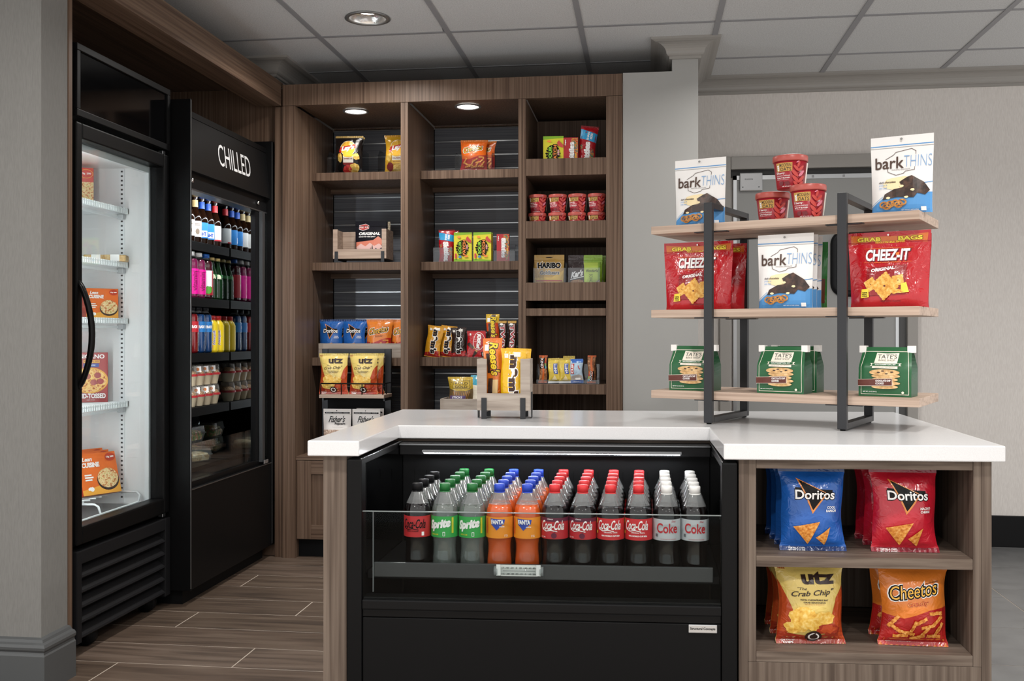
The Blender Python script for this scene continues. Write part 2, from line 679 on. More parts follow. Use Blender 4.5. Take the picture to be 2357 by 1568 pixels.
# ---- service door in the back wall
dy = BACKY
dt = struct('door_1', B(0.486, 1.338, dy - 0.035, dy - 0.008, 0.01, 1.975), plain('#8d8d8b', 0.35, name='grey_door_skin'))
part('casing', B(0.41, 0.468, dy - 0.045, dy + 0.001, 0, 2.082, b=0.004), TRIMP, dt)
part('casing', B(1.385, 1.44, dy - 0.045, dy + 0.001, 0, 2.082, b=0.004), TRIMP, dt)
part('casing', B(0.4685, 1.3845, dy - 0.045, dy + 0.001, 2.012, 2.082, b=0.004), TRIMP, dt)
part('jamb', B(1.34, 1.386, dy - 0.02, dy + 0.001, 0, 2.015), plain('#4b4b4b', 0.5), dt)
part('head_gap', B(0.468, 1.386, dy - 0.012, dy + 0.001, 1.976, 2.013), plain('#2a2a2a', 0.6), dt)
part('edge_channel', B(0.482, 0.5, dy - 0.04, dy - 0.006, 0.01, 1.978), STEEL, dt)
part('edge_channel', B(1.326, 1.342, dy - 0.04, dy - 0.006, 0.01, 1.978), STEEL, dt)
part('top_channel', B(0.482, 1.342, dy - 0.04, dy - 0.006, 1.955, 1.978), STEEL, dt)
hb = part('hinge_cover', B(0.514, 0.634, dy - 0.06, dy - 0.034, 1.893, 1.99, b=0.004), plain('#a5a6a7', 0.25, 0.85), dt)
for q in (0.53, 0.615):
    part('screw', MB().lathe([(0.004, 0), (0.003, 0.002)], 10).__class__().box(q - .003, q + .003, dy - 0.0615, dy - 0.0598, 1.91, 1.916, b=0.001), plain('#333333', 0.4), hb)
fx = Flat().text('ELIASON', 0, 0, 0.042, 0.008, 0, 0.02)
mb = MB()
fx.lay(mb, lambda x, y, h: (0.562 + x, dy - 0.06 - h, 1.955 + y))
part('lettering', mb, plain('#55585a', 0.4), hb)
for q in (0.72, 0.9, 1.06):
    part('bolt_head', B(q - .006, q + .006, dy - 0.0425, dy - 0.039, 1.961, 1.973, b=0.002), plain('#8f9092', 0.3, 0.8), dt)
# black rubber framed window
wx0, wx1, wz0, wz1, rr = 0.992, 1.25, 1.322, 1.672, 0.07


def rrect(x0, x1, z0, z1, r, n=6):
    p = []
    for cx, cz, a0 in ((x1 - r, z0 + r, -90), (x1 - r, z1 - r, 0), (x0 + r, z1 - r, 90), (x0 + r, z0 + r, 180)):
        for i in range(n + 1):
            a = math.radians(a0 + 90 * i / n)
            p.append((cx + r * math.cos(a), cz + r * math.sin(a)))
    return p


part('window_gasket', MB().tube([(x, dy - 0.04, z) for x, z in rrect(wx0 + .016, wx1 - .016, wz0 + .016, wz1 - .016, rr - .016)], 0.018, 10, closed=True), plain('#17181a', 0.45, name='black_rubber'), dt)
part('window_pane', MB().prism(rrect(wx0 + .02, wx1 - .02, wz0 + .02, wz1 - .02, rr - .02), dy - 0.044, dy - 0.036, 'y'), plain('#232527', 0.15, name='dark_window_pane'), dt)

# ================================================================ BUILT-IN SHELF WALL
bk = thing('shelf_unit', (-0.95, BOOKY, 0), 'tall dark walnut built-in shelf unit with three bays along the back', 'shelf unit')
XL0, XL1, P1a, P1b, P2a, P2b, XR0, XR1 = -1.792, -1.727, -1.187, -1.150, -0.603, -0.567, -0.178, -0.100
SB = 5.45
BT = 2.262   # bay ceiling
part('side_panel', B(XL0, XL1, BOOKY, SB, 0, BT), WOODV, bk)
part('side_panel', B(XR0, XR1, BOOKY, SB, 0, BT), WOODV, bk)
for a, b in ((P1a, P1b), (P2a, P2b)):
    part('partition', B(a + .0003, (a + b) / 2 - .0007, BOOKY, SB, 0.51, BT), WOODV, bk)
    part('partition', B((a + b) / 2 + .0007, b - .0003, BOOKY, SB, 0.51, BT), WOODV, bk)
part('top_rail', B(XL0, XR1, BOOKY - 0.002, BOOKY + 0.03, BT + 0.0015, 2.3685, b=0.0015), WOODV, bk)
for a, b in ((XL1, P1a), (P1b, P2a), (P2b, XR0)):
    part('bay_ceiling', B(a, b, BOOKY + 0.031, SB, BT + 0.012, BT + 0.03), WOODV, bk)
part('back_panel', B(XL0, P2b, SB + .0415, SB + 0.06, 0, BT), BLACKM, bk)
part('back_panel', B(P2b, XR0, 5.36, 5.385, 0.5, BT), WOODV, bk)
# slat wall
for a, b in ((XL1, P1a), (P1b, P2a)):
    k = 0
    z = 2.1867 + 0.0755
    while z > 0.53:
        part('slat', B(a + .001, b - .001, SB + 0.012, SB + 0.03, z - 0.0755 + 0.0045, z - 0.0045, b=0.001), SLAT, bk)
        if z > 0.56:
            part('slat_rail', B(a + .001, b - .001, SB + 0.014, SB + 0.034, z - 0.0755 - 0.0035, z - 0.0755 + 0.0035), plain('#a8abae', 0.3, 0.9, name='aluminium_rail'), bk)
        z -= 0.0755
    part('slat_head', B(a + .001, b - .001, SB + 0.01, SB + 0.03, 2.2665, BT + 0.012), WOODV, bk)
# bay 1 and 2 shelves (set back), bay 3 trays (flush)
SH = {1: ((XL1, P1a, 5.087), (1.925, 1.9665), (1.4545, 1.496), (0.955, 0.997)),
      2: ((P1b, P2a, 5.10), (1.925, 1.9685), (1.4515, 1.496), (0.955, 1.0005))}
for c in (1, 2):
    (a, b, yf) = SH[c][0]
    for z0, z1 in SH[c][1:]:
        part('shelf', B(a + .0005, b - .0005, yf, SB + .008, z0, z1, b=0.0012), WOODV, bk)
        part('shelf_cleat', B(a + .0005, b - .0005, SB - 0.045, SB + .008, z0 - 0.024, z0 - .0005), WOODH, bk)
for z0, z1 in ((1.888, 1.970), (1.584, 1.668), (1.2825, 1.3705)):
    part('tray_front', B(P2b + .0005, XR0 - .0005, BOOKY + .002, BOOKY + 0.022, z0, z1, b=0.001), WOODV, bk)
    part('tray_floor', B(P2b + .0005, XR0 - .0005, BOOKY + 0.0225, 5.36, z0, z0 + 0.04), WOODV, bk)
for z0, z1 in ((1.209, 1.245), (0.830, 0.878)):
    part('shelf', B(P2b + .0005, XR0 - .0005, BOOKY + .004, 5.36, z0, z1, b=0.001), WOODV, bk)
# base cabinets
part('base_top', B(XL1, XR0, BOOKY + 0.012, SB, 0.49, 0.508, b=0.001), WOODH, bk)
for a, b in ((XL1, P1a + .018), (P1a + .02, P2a + .018), (P2a + .02, XR0)):
    a += 0.003; b -= 0.003
    d = part('door', B(a, b, BOOKY + 0.022, BOOKY + 0.034, 0.095, 0.487), WOODV, bk)
    for r in ((a, a + 0.075, 0.095, 0.487), (b - 0.075, b, 0.095, 0.487)):
        part('door_stile', B(r[0], r[1], BOOKY + 0.012, BOOKY + 0.0215, r[2], r[3], b=0.001), WOODV, d)
    for r in ((0.095, 0.165), (0.42, 0.487)):
        part('door_rail', B(a + 0.0755, b - 0.0755, BOOKY + 0.012, BOOKY + 0.0215, r[0], r[1], b=0.001), WOODH, d)
part('toe_kick', B(XL1, XR0, BOOKY + 0.055, BOOKY + 0.07, 0, 0.092), plain('#0e0f11', 0.4), bk)
part('base_floor', B(XL1, XR0, BOOKY + 0.04, SB, 0.088, 0.094), WOODH, bk)
# little round lamps in bays 1 and 2
for k, (lx, ly) in enumerate(((-1.473, 5.03), (-0.8805, 4.999))):
    t = thing('shelf_downlight', (lx, ly, BT + 0.012), ('small round lit downlight over the left bay of snacks', 'small round lit downlight over the middle bay of snacks')[k], 'downlight')
    zz = BT + 0.012
    part('trim_ring', MB().lathe([(0.066, zz - 0.001), (0.067, zz - 0.006), (0.056, zz - 0.008), (0.054, zz - 0.002)], 32, cx=lx, cy=ly, cap=False), plain('#8d8d8f', 0.3, 0.5), t)
    part('diffuser', MB().lathe([(0.055, zz - 0.003), (0.04, zz - 0.0022), (0.001, zz - 0.002)], 32, cx=lx, cy=ly, cap=False), glow('puck_glow', '#fffaf2', 14.0), t)
    ld = bpy.data.lights.new('shelf_lamp', 'SPOT')
    ld.energy = 5
    ld.color = (1, 0.95, 0.88)
    ld.spot_size = math.radians(120)
    ld.spot_blend = 0.8
    ld.shadow_soft_size = 0.05
    lo = bpy.data.objects.new('shelf_lamp', ld)
    C.objects.link(lo)
    lo.location = (lx, ly, zz - 0.02)

# ================================================================ FREEZER
FX, FY0, FY1 = -1.93, 3.222, 3.912
fz = thing('display_freezer', (-2.28, 3.567, 0), 'tall black single-door display freezer with lit white interior, beside the column', 'freezer')
part('cabinet_side', B(-2.63, FX - 0.062, FY0 + .002, FY0 + 0.036, 0.10, 2.118), BLACK, fz)
part('cabinet_side', B(-2.63, FX - 0.062, FY1 - 0.036, FY1 - .002, 0.10, 2.118), BLACK, fz)
part('cabinet_back', B(-2.65, -2.63, FY0 + .002, FY1 - .002, 0.10, 2.118), BLACK, fz)
part('cabinet_top', B(-2.63, FX - 0.062, FY0 + 0.036, FY1 - 0.036, 1.86, 2.118), BLACK, fz)
part('cabinet_base', B(-2.63, FX - 0.062, FY0 + 0.036, FY1 - 0.036, 0.10, 0.395), BLACK, fz)
LM = plain('#e6e6e6', 0.45, name='white_liner')
ly0, ly1 = FY0 + 0.0365, FY1 - 0.0365
part('liner', B(-2.60, -1.995, ly1 - 0.006, ly1, 0.396, 1.859), LM, fz)
part('liner', B(-2.60, -1.995, ly0, ly0 + 0.006, 0.396, 1.859), LM, fz)
part('liner', B(-2.608, -2.6, ly0, ly1, 0.396, 1.859), LM, fz)
part('liner_ceiling', B(-2.60, -1.995, ly0, ly1, 1.80, 1.859), LM, fz)
part('liner_floor', B(-2.60, -1.995, ly0, ly1, 0.396, 0.425), plain('#8f9294', 0.3, 0.7, name='steel_floor_pan'), fz)
# shelf pilasters with slots
for X0 in (-2.118, -2.47):
    p = part('pilaster', B(X0 - 0.011, X0 + 0.011, ly1 - 0.011, ly1 - 0.006, 0.43, 1.795), WHITEE, fz)
    mb = MB()
    z = 0.45
    while z < 1.785:
        mb.box(X0 - 0.0045, X0 + 0.0045, ly1 - 0.0115, ly1 - 0.0109, z, z + 0.007)
        z += 0.0185
    o = part('slots', mb, plain('#3a3c3e', 0.6), p)
    o['kind'] = 'stuff'


def wire_shelf(z, xf=-2.088, name='wire_shelf'):
    mb = MB()
    mb.box(xf - 0.006, xf, ly0 + 0.012, ly1 - 0.012, z - 0.022, z)
    mb.box(-2.585, -2.578, ly0 + 0.012, ly1 - 0.012, z - 0.006, z)
    for yy in (ly0 + 0.012, ly1 - 0.016):
        mb.box(-2.58, xf, yy, yy + 0.004, z - 0.02, z)
    k = 0
    y = ly0 + 0.022
    while y < ly1 - 0.02:
        mb.box(-2.58, xf + 0.0015, y, y + 0.0035, z - 0.004, z + 0.0002)
        mb.box(xf, xf + 0.0015, y, y + 0.0035, z - 0.02, z - 0.008)
        y += 0.0125
    return part(name, mb, WHITEE, fz)


FSH = (1.632, 1.412, 1.184, 0.846)
for z in FSH:
    s = wire_shelf(z)
    part('shelf_clip', B(-2.128, -2.10, ly1 - 0.035, ly1 - 0.0115, z - 0.045, z - 0.023, b=0.004), plain('#b9bcbe', 0.4), s)
    part('support_bar', B(-2.13, -2.12, ly0 + 0.02, ly1 - 0.02, z - 0.04, z - 0.03), WHITEE, s)
# bottom rack with bent wire front
mb = MB()
for i in range(14):
    y = ly0 + 0.03 + i * 0.0425
    mb.tube([(-2.57, y, 0.53), (-2.16, y, 0.475), (-2.12, y, 0.478)], 0.003, 6)
for x, z in ((-2.17, 0.47), (-2.4, 0.503)):
    mb.tube([(x, ly0 + 0.02, z), (x, ly1 - 0.02, z)], 0.0035, 6)
mb.tube([(-2.13, ly1 - 0.03, 0.478), (-2.045, ly1 - 0.026, 0.478), (-2.03, ly1 - 0.03, 0.465), (-2.028, ly1 - 0.05, 0.44), (-2.028, ly0 + 0.05, 0.44), (-2.03, ly0 + 0.03, 0.46), (-2.12, ly0 + 0.03, 0.478)], 0.005, 8)
for y in (3.55, 3.4):
    mb.tube([(-2.14, y, 0.476), (-2.055, y, 0.476), (-2.04, y, 0.468), (-2.03, y, 0.44)], 0.0045, 8)
part('bottom_rack', mb, WHITEE, fz)
# LED strips at both front corners of the liner
part('led_strip', B(-2.0, -1.996, ly0 + 0.0065, ly0 + 0.02, 0.45, 1.79), glow('freezer_led', '#ffffff', 95.0), fz)
part('liner_front_edge', B(-2.012, -1.994, ly1 - 0.0255, ly1 - 0.0062, 0.427, 1.80), WHITEE, fz)
part('liner_front_edge', B(-2.012, -1.994, ly0 + 0.0205, ly1 - 0.026, 1.775, 1.80), WHITEE, fz)
# glass door
dr = part('door', B(FX - 0.034, FX - 0.030, FY0 + 0.03, FY1 - 0.05, 0.43, 1.82), GLASS, fz)
fb = 0.006
part('door_stile', B(FX - 0.06, FX, FY0 - .001, FY0 + 0.035, 0.39, 1.852, b=fb), BLACK, dr)
part('door_stile', B(FX - 0.06, FX, FY1 - 0.057, FY1 - 0.012, 0.39, 1.852, b=fb), BLACK, dr)
part('door_rail', B(FX - 0.06, FX, FY0 + 0.0355, FY1 - 0.0575, 1.797, 1.852, b=fb), BLACK, dr)
part('door_rail', B(FX - 0.06, FX, FY0 + 0.0355, FY1 - 0.0575, 0.39, 0.452, b=fb), BLACK, dr)
part('hinge', B(FX - 0.03, FX - 0.01, FY1 - 0.05, FY1 - 0.025, 1.8522, 1.868, b=0.002), STEEL, dr)
part('hinge', B(FX - 0.03, FX - 0.01, FY1 - 0.05, FY1 - 0.025, 0.374, 0.3895, b=0.002), STEEL, dr)
# bowed handle
hp = []
for i in range(17):
    t = i / 16
    hp.append((FX - 0.004 + 0.055 * math.sin(PI * t) ** 0.75, FY0 + 0.018, 1.31 - 0.385 * t))
mb = MB()
for (a, b) in zip(hp[:-1], hp[1:]):
    pass
vs, fs = [], []
for i, (x, y, z) in enumerate(hp):
    t = i / 16
    th = 0.012
    for dx, dyy in ((-th, -0.011), (0, -0.011), (0.002, 0), (0, 0.011), (-th, 0.011)):
        vs.append((x + dx, y + dyy, z))
for i in range(16):
    for j in range(5):
        a, b = i * 5 + j, i * 5 + (j + 1) % 5
        fs.append((a, b, b + 5, a + 5))
fs += [tuple(range(5)), tuple(80 + i for i in range(4, -1, -1))]
mb.add(vs, fs, 0, True)
part('handle', mb, plain('#101011', 0.3, name='black_handle'), dr)
# lit-box header (off) and louvre grille
hd = part('header_box', B(FX - 0.06, FX - 0.012, FY0 + .002, FY1 - .002, 1.872, 2.125), BLACK, fz)
part('header_panel', B(FX - 0.012, FX - 0.008, FY0 + 0.022, FY1 - 0.022, 1.895, 2.10), BLACKG, hd)
HFR = plain('#161617', 0.4)
for a, b, c2, d2 in ((FY0 + .002, FY0 + 0.024, 1.8975, 2.0995), (FY1 - 0.024, FY1 - .002, 1.8975, 2.0995), (FY0 + .002, FY1 - .002, 1.873, 1.897), (FY0 + .002, FY1 - .002, 2.1, 2.124)):
    part('header_frame', B(FX - 0.0119, FX, a, b, c2, d2, b=0.002), HFR, hd)
gr = part('grille_backing', B(FX - 0.055, FX - 0.05, FY0 + .002, FY1 - .002, 0.05, 0.368), BLACKM, fz)
GRM = plain('#1a1a1c', 0.5, name='louvre_black')
for a, b, c2, d2 in ((FY0 + .002, FY0 + 0.032, 0.05, 0.368), (FY1 - 0.046, FY1 - .002, 0.05, 0.368), (FY0 + 0.0325, FY1 - 0.0465, 0.322, 0.368)):
    part('grille_frame', B(FX - 0.05, FX, a, b, c2, d2, b=0.003), GRM, gr)
for i in range(5):
    z = 0.315 - i * 0.052
    part('louvre', MB().prism([(FX - 0.045, z), (FX - 0.004, z - 0.035), (FX - 0.004, z - 0.043), (FX - 0.045, z - 0.018)], FY0 + 0.033, FY1 - 0.047, 'y').__class__().add(
        [(x, y, zz) for y in (FY0 + 0.033, FY1 - 0.047) for x, zz in ((FX - 0.045, z), (FX - 0.004, z - 0.034), (FX - 0.001, z - 0.04), (FX - 0.006, z - 0.045), (FX - 0.045, z - 0.02))],
        [(i2, (i2 + 1) % 5, 5 + (i2 + 1) % 5, 5 + i2) for i2 in range(5)] + [(4, 3, 2, 1, 0), (5, 6, 7, 8, 9)]), GRM, gr)
for x, y in ((-1.99, FY0 + 0.16), (-1.99, FY1 - 0.09), (-2.55, FY0 + 0.1), (-2.55, FY1 - 0.1)):
    c2 = part('caster', MB().tube([(x, y - 0.016, 0.0375), (x, y + 0.016, 0.0375)], 0.0372, 16), BLACKM, fz)
    part('caster_fork', B(x - 0.025, x + 0.025, y - 0.022, y + 0.022, 0.075, 0.0995), STEEL, c2)

# ================================================================ CHILLED OPEN CASE
KX, KY0, KY1 = -1.85, 3.925, 4.873
kc = thing('chilled_case', (-2.25, 4.4, 0), 'tall black open-front refrigerated drinks case lettered CHILLED', 'cooler')
part('side_panel', B(-2.65, KX, KY0 - .002, KY0 + 0.012, 0.06, 2.09, b=0.002), BLACK, kc)
part('side_panel', B(-2.65, KX, KY1 - 0.036, KY1, 0.06, 2.09, b=0.003), BLACK, kc)
part('edge_trim', B(KX - .0005, KX + 0.002, KY0 - .001, KY0 + 0.002, 0.07, 2.085), plain('#9a9a9a', 0.3, 0.8), kc)
part('edge_trim', B(KX - .0005, KX + 0.002, KY1 - 0.036, KY1 - 0.033, 0.07, 2.085), plain('#7a7a7a', 0.3, 0.8), kc)
part('mirror_side', B(-2.6, KX - 0.07, 4.783, 4.787, 0.523, 1.76), plain('#a9adaf', 0.03, 1.0, name='case_mirror'), kc)
part('back_panel', B(-2.66, -2.62, KY0 + 0.012, KY1 - 0.039, 0.06, 2.06), BLACKM, kc)
part('interior_back', B(-2.62, -2.6, KY0 + 0.012, KY1 - 0.039, 0.5, 1.76), plain('#18191a', 0.5), kc)
part('top_panel', B(-2.62, KX - 0.03, KY0 + 0.0125, KY1 - 0.0365, 2.03, 2.055), BLACK, kc)
hd = part('header_panel', MB().add([(KX - 0.035, y, 2.052) for y in (KY0 + .0125, KY1 - .0365)] + [(KX - 0.008, y, 1.80) for y in (KY1 - .0365, KY0 + .0125)] + [(KX - 0.06, y, 2.052) for y in (KY0 + .0125, KY1 - .0365)] + [(KX - 0.06, y, 1.80) for y in (KY1 - .0365, KY0 + .0125)],
                                 [(0, 1, 2, 3), (4, 7, 6, 5), (0, 4, 5, 1), (3, 2, 6, 7), (0, 3, 7, 4), (1, 5, 6, 2)]), plain('#101011', 0.42, name='case_black'), kc)
fx = Flat().text('CHILLED', 0, 0, 0.365, 0.098, 0, 0.0)
mb = MB()


def _hdr(x, y, h):
    zz = 1.918 + y
    return (KX - 0.008 - 0.027 * (zz - 1.80) / 0.252 + h, 4.424 + x, zz)


fx.lay(mb, _hdr)
part('lettering', mb, plain('#c9c9c9', 0.4), hd, 'white capital letters reading CHILLED')
part('canopy_rail', B(KX - 0.09, KX - 0.03, KY0 + 0.0125, KY1 - 0.0365, 1.725, 1.80), plain('#161617', 0.35), kc)
part('rail_edge', B(KX - 0.0298, KX - 0.027, KY0 + 0.0125, KY1 - 0.0365, 1.7255, 1.732), plain('#909294', 0.25, 0.9), kc)
for y in (3.99, 4.715):
    part('chrome_bolt', MB().tube([(KX - 0.0295, y, 1.765), (KX - 0.018, y, 1.765)], 0.0105, 14), CHROME, kc)
part('post', B(KX - 0.03, KX - 0.012, 4.742, 4.772, 0.49, 1.7245), plain('#5b5d5f', 0.3, 0.6), kc)
part('inner_post', B(KX - 0.055, KX - 0.032, 4.70, 4.74, 0.49, 1.7245), plain('#0f0f10', 0.4), kc)
part('end_glass', B(KX - 0.03, KX - 0.024, 4.773, 4.8355, 0.49, 1.7245), GLASS, kc)
part('lower_panel', B(KX - 0.03, KX - 0.004, KY0 + 0.0125, KY1 - 0.0365, 0.062, 0.475, b=0.002), plain('#0d0d0e', 0.45, name='case_front_black'), kc)
part('panel_edge', B(KX - 0.004, KX - 0.002, KY0 + 0.0125, KY1 - 0.0365, 0.4735, 0.478), plain('#8d8f91', 0.25, 0.9), kc)
part('front_sill', B(-2.0, KX - 0.031, KY0 + 0.0125, KY1 - 0.0365, 0.47, 0.50), plain('#101011', 0.3), kc)
part('front_glass', B(KX - 0.05, KX - 0.045, KY0 + 0.0125, 4.742, 0.5005, 0.655), GLASS, kc)
part('badge', B(KX - 0.0035, KX - 0.0005, 4.735, 4.79, 0.482, 0.50, b=0.002), plain('#bfc1c3', 0.25, 0.8), kc)
part('plinth', B(-2.6, KX - 0.045, KY0 + 0.02, KY1 - 0.05, 0, 0.0595), BLACKM, kc)
part('floor_pan', B(-2.6, -2.001, KY0 + 0.0125, KY1 - 0.039, 0.495, 0.52), plain('#0f0f10', 0.4), kc)
KSH = (1.548, 1.288, 1.03, 0.78)
for z in KSH:
    sp = part('shelf', B(-2.55, -2.056, KY0 + 0.02, 4.78, z - 0.015, z - 0.001), BLACKM, kc)
    part('price_rail', B(-2.055, -2.047, KY0 + 0.02, 4.775, z - 0.04, z + 0.001, b=0.002), plain('#060606', 0.6), sp)
# lamp under the canopy rail and one upright LED bar hidden behind the near side panel
part('led_bar', B(KX - 0.1, KX - 0.092, KY0 + 0.05, KY1 - 0.08, 1.73, 1.742), glow('case_led', '#f4faff', 60.0), kc)
part('led_bar', B(KX - 0.06, KX - 0.05, KY0 + 0.0135, KY0 + 0.03, 0.56, 1.70), glow('case_led', '#f4faff', 60.0), kc)

# ================================================================ ISLAND COUNTER
def iy(u, v):
    return 2.679 + 0.0574 * u + v


def isl(x, y, z):
    """island frame: x stays, y is depth behind the (slightly skewed) front line"""
    return (x, iy(x, y), z)


CT = 0.83     # top of the worktop
CB = 0.788
wt = thing('worktop', (0, iy(0, 0.8), CB), 'white U-shaped quartz worktop on the walnut island', 'worktop')
top = [(-0.905, 0), (-0.763, 0), (-0.7705, 0.475), (0.2025, 0.475), (0.2095, 0), (0.9267, 0), (0.9247, 1.152), (-0.9225, 1.152)]
bm = bmesh.new()
bv = [bm.verts.new(isl(x, y, CB)) for x, y in top]
f = bm.faces.new(bv)
r = bmesh.ops.extrude_face_region(bm, geom=[f])
for q in r['geom']:
    if isinstance(q, bmesh.types.BMVert):
        q.co.z = CT
bmesh.ops.recalc_face_normals(bm, faces=bm.faces[:])
bmesh.ops.bevel(bm, geom=[e for e in bm.edges], offset=0.0035, segments=3, profile=0.5, affect='EDGES')
me = bpy.data.meshes.new('slab')
off = wt.location
for q in bm.verts:
    q.co -= off
bm.to_mesh(me)
bm.free()
me.materials.append(QUARTZ)
link('slab', me, wt)

ic = thing('island_cabinet', (0, iy(0, 0.6), 0), 'grey walnut island base with two open cubby shelves on its right', 'cabinet')


def ib(x0, x1, y0, y1, z0, z1, b=0.0012):
    return MB().box(x0, x1, y0, y1, z0, z1, b=b, xf=isl)


part('end_panel', ib(-0.868, -0.803, 0.022, 1.12, 0, CB - .001), WOODIV, ic)
part('back_panel', ib(-0.803, 0.90, 1.10, 1.12, 0, CB - .001), WOODIV, ic)
part('fascia', ib(-0.80, 0.2375, 0.497, 0.515, 0.70, CB - .001), WOODIH, ic)
part('carcass_wall', ib(0.25, 0.2745, 0.022, 1.0995, 0, CB - .001), WOODIV, ic)
part('carcass_wall', ib(0.8735, 0.899, 0.022, 1.0995, 0, CB - .001), WOODIV, ic)
part('inner_stile', ib(0.275, 0.2955, 0.0225, 0.5, 0.2508, CB - .001), WOODIV, ic)
part('inner_stile', ib(0.8525, 0.873, 0.0225, 0.5, 0.2508, CB - .001), WOODIV, ic)
part('top_rail', ib(0.296, 0.852, 0.0235, 0.5, 0.763, CB - .001), WOODIH, ic)
part('cubby_back', ib(0.296, 0.852, 0.48, 0.4995, 0.28, 0.7625), WOODIV, ic)
part('cubby_shelf', ib(0.296, 0.852, 0.023, 0.4795, 0.503, 0.531), WOODIH, ic)
part('cubby_floor', ib(0.296, 0.852, 0.023, 0.4795, 0.251, 0.279), WOODIH, ic)
part('kick_panel', ib(0.275, 0.873, 0.0235, 0.045, 0, 0.2505), WOODIV, ic)

# ---- refrigerated drinks case set into the island
dc = thing('drinks_case', (-0.28, iy(-0.28, 0.25), 0), 'black open-top refrigerated case full of soda bottles, set into the island', 'cooler')
part('side_post', ib(-0.798, -0.7575, 0.006, 0.05, 0, 0.779, 0.004), BLACK, dc)
part('side_post', ib(0.2045, 0.2445, 0.006, 0.05, 0, 0.779, 0.004), BLACK, dc)
part('side_wall', ib(-0.798, -0.7595, 0.0505, 0.486, 0, 0.779, 0.002), BLACK, dc)
part('side_wall', ib(0.2065, 0.2445, 0.0505, 0.486, 0, 0.779, 0.002), BLACK, dc)
part('side_trim', ib(-0.7605, -0.7575, 0.01, 0.48, 0.7795, 0.782, 0), plain('#8f9193', 0.25, 0.9), dc)
part('side_trim', ib(0.2045, 0.2075, 0.01, 0.48, 0.7795, 0.782, 0), plain('#8f9193', 0.25, 0.9), dc)
part('mirror_side', ib(-0.7590, -0.7565, 0.0515, 0.47, 0.46, 0.765, 0), plain('#6a6c6e', 0.04, 1.0, name='dark_mirror'), dc)
part('mirror_side', ib(0.2035, 0.206, 0.0515, 0.47, 0.46, 0.765, 0), plain('#6a6c6e', 0.04, 1.0), dc)
part('back_wall', ib(-0.756, 0.203, 0.472, 0.4865, 0.2, 0.779, 0.001), plain('#080809', 0.5), dc)
part('head_rail', ib(-0.756, 0.203, 0.425, 0.4715, 0.742, 0.779, 0.003), plain('#101011', 0.3), dc)
part('rail_edge', ib(-0.756, 0.203, 0.4225, 0.4248, 0.773, 0.777, 0), plain('#7f8183', 0.25, 0.9), dc)
lb = part('light_bar', ib(-0.68, 0.115, 0.40, 0.4235, 0.7525, 0.7605, 0.001), plain('#7d7f81', 0.3, 0.8), dc)
part('led_strip', ib(-0.675, 0.11, 0.402, 0.41, 0.7505, 0.7523, 0), glow('island_led', '#f5faff', 60.0), lb)
for k in range(24):
    x = -0.72 + k * 0.0385
    part('vent_slot', ib(x, x + 0.003, 0.4712, 0.4722, 0.655 + (k % 2) * .006, 0.69, 0), plain('#030303', 0.8), dc)
part('bottle_deck', ib(-0.755, 0.2025, 0.058, 0.471, 0.445, 0.466, 0.002), BLACKM, dc)
part('price_rail', ib(-0.735, 0.185, 0.0475, 0.0575, 0.452, 0.492, 0.002), plain('#3a3b3c', 0.35, name='grey_price_rail'), dc)
fg = part('front_glass', ib(-0.7565, 0.2035, 0.0115, 0.0175, 0.40, 0.637, 0), clear('front_glass_pane', '#eef1f1', -0.031, 0.02), dc)
part('glass_edge', ib(-0.7565, 0.2035, 0.0112, 0.0178, 0.6372, 0.6392, 0), plain('#767d7d', 0.3), fg)
part('glass_edge', ib(-0.7285, -0.7265, 0.0112, 0.0178, 0.42, 0.637, 0), plain('#4e5556', 0.3), fg)
part('inner_sill', ib(-0.7565, 0.2035, 0.018, 0.0575, 0.38, 0.405, 0.002), plain('#121213', 0.3), dc)
part('front_ledge', ib(-0.7565, 0.2035, 0.006, 0.045, 0.372, 0.3995, 0.004), plain('#0f0f10', 0.38), dc)
part('front_band', ib(-0.7565, 0.2035, 0.012, 0.045, 0.352, 0.3715, 0.002), plain('#0c0c0d', 0.35), dc)
part('front_panel', ib(-0.7555, 0.2025, 0.0105, 0.045, 0.03, 0.3505, 0.002), plain('#0b0b0c', 0.5), dc)
bd = part('badge', ib(0.118, 0.1925, 0.005, 0.0095, 0.3285, 0.3505, 0.003), plain('#c3c5c7', 0.25, 0.7), dc)
fx = Flat().text('Structural Concepts', 0, 0, 0.066, 0.0085, 0, 0.025)
mb = MB()
fx.lay(mb, lambda x, y, h: isl(0.155 + x, 0.005 - h, 0.3395 + y))
part('lettering', mb, plain('#1a1a1a', 0.5), bd)

# tube thermometer clipped to the price rail
th = thing('thermometer', isl(-0.335, 0.03, 0.4765), 'clear tube refrigerator thermometer clipped to the case rail', 'thermometer')
part('scale_card', ib(-0.385, -0.285, 0.0425, 0.0445, 0.4615, 0.492, 0), plain('#e8e8e4', 0.5), th)
part('tube', MB().tube([isl(-0.396, 0.037, 0.4765), isl(-0.274, 0.037, 0.4765)], 0.0095, 14), clear('thermo_tube', '#f2f4f4', 0.03, 0.03), th)
for x in (-0.3975, -0.2735):
    part('end_cap', MB().tube([isl(x - .005, 0.037, 0.4765), isl(x + .005, 0.037, 0.4765)], 0.0135, 14), clear('thermo_cap', '#dfe3e3', 0.06, 0.05, 0.3, '#cfd3d3'), th)
for x in (-0.389, -0.281):
    part('clip', ib(x - .006, x + .006, 0.0265, 0.0285, 0.466, 0.496, 0.001), plain('#eeeeec', 0.4), th)
fx = Flat()
fx.text('F  -40  -20   0   20  +40  60  80', 0, 0.0075, 0.088, 0.0042, 0, 0.01)
fx.text('C  -40 -30 -20 -10   0   10  20', 0, -0.009, 0.088, 0.0042, 0, 0.01)
fx.rect(-0.044, -0.0012, 0.044, 0.0, 0)
mb = MB()
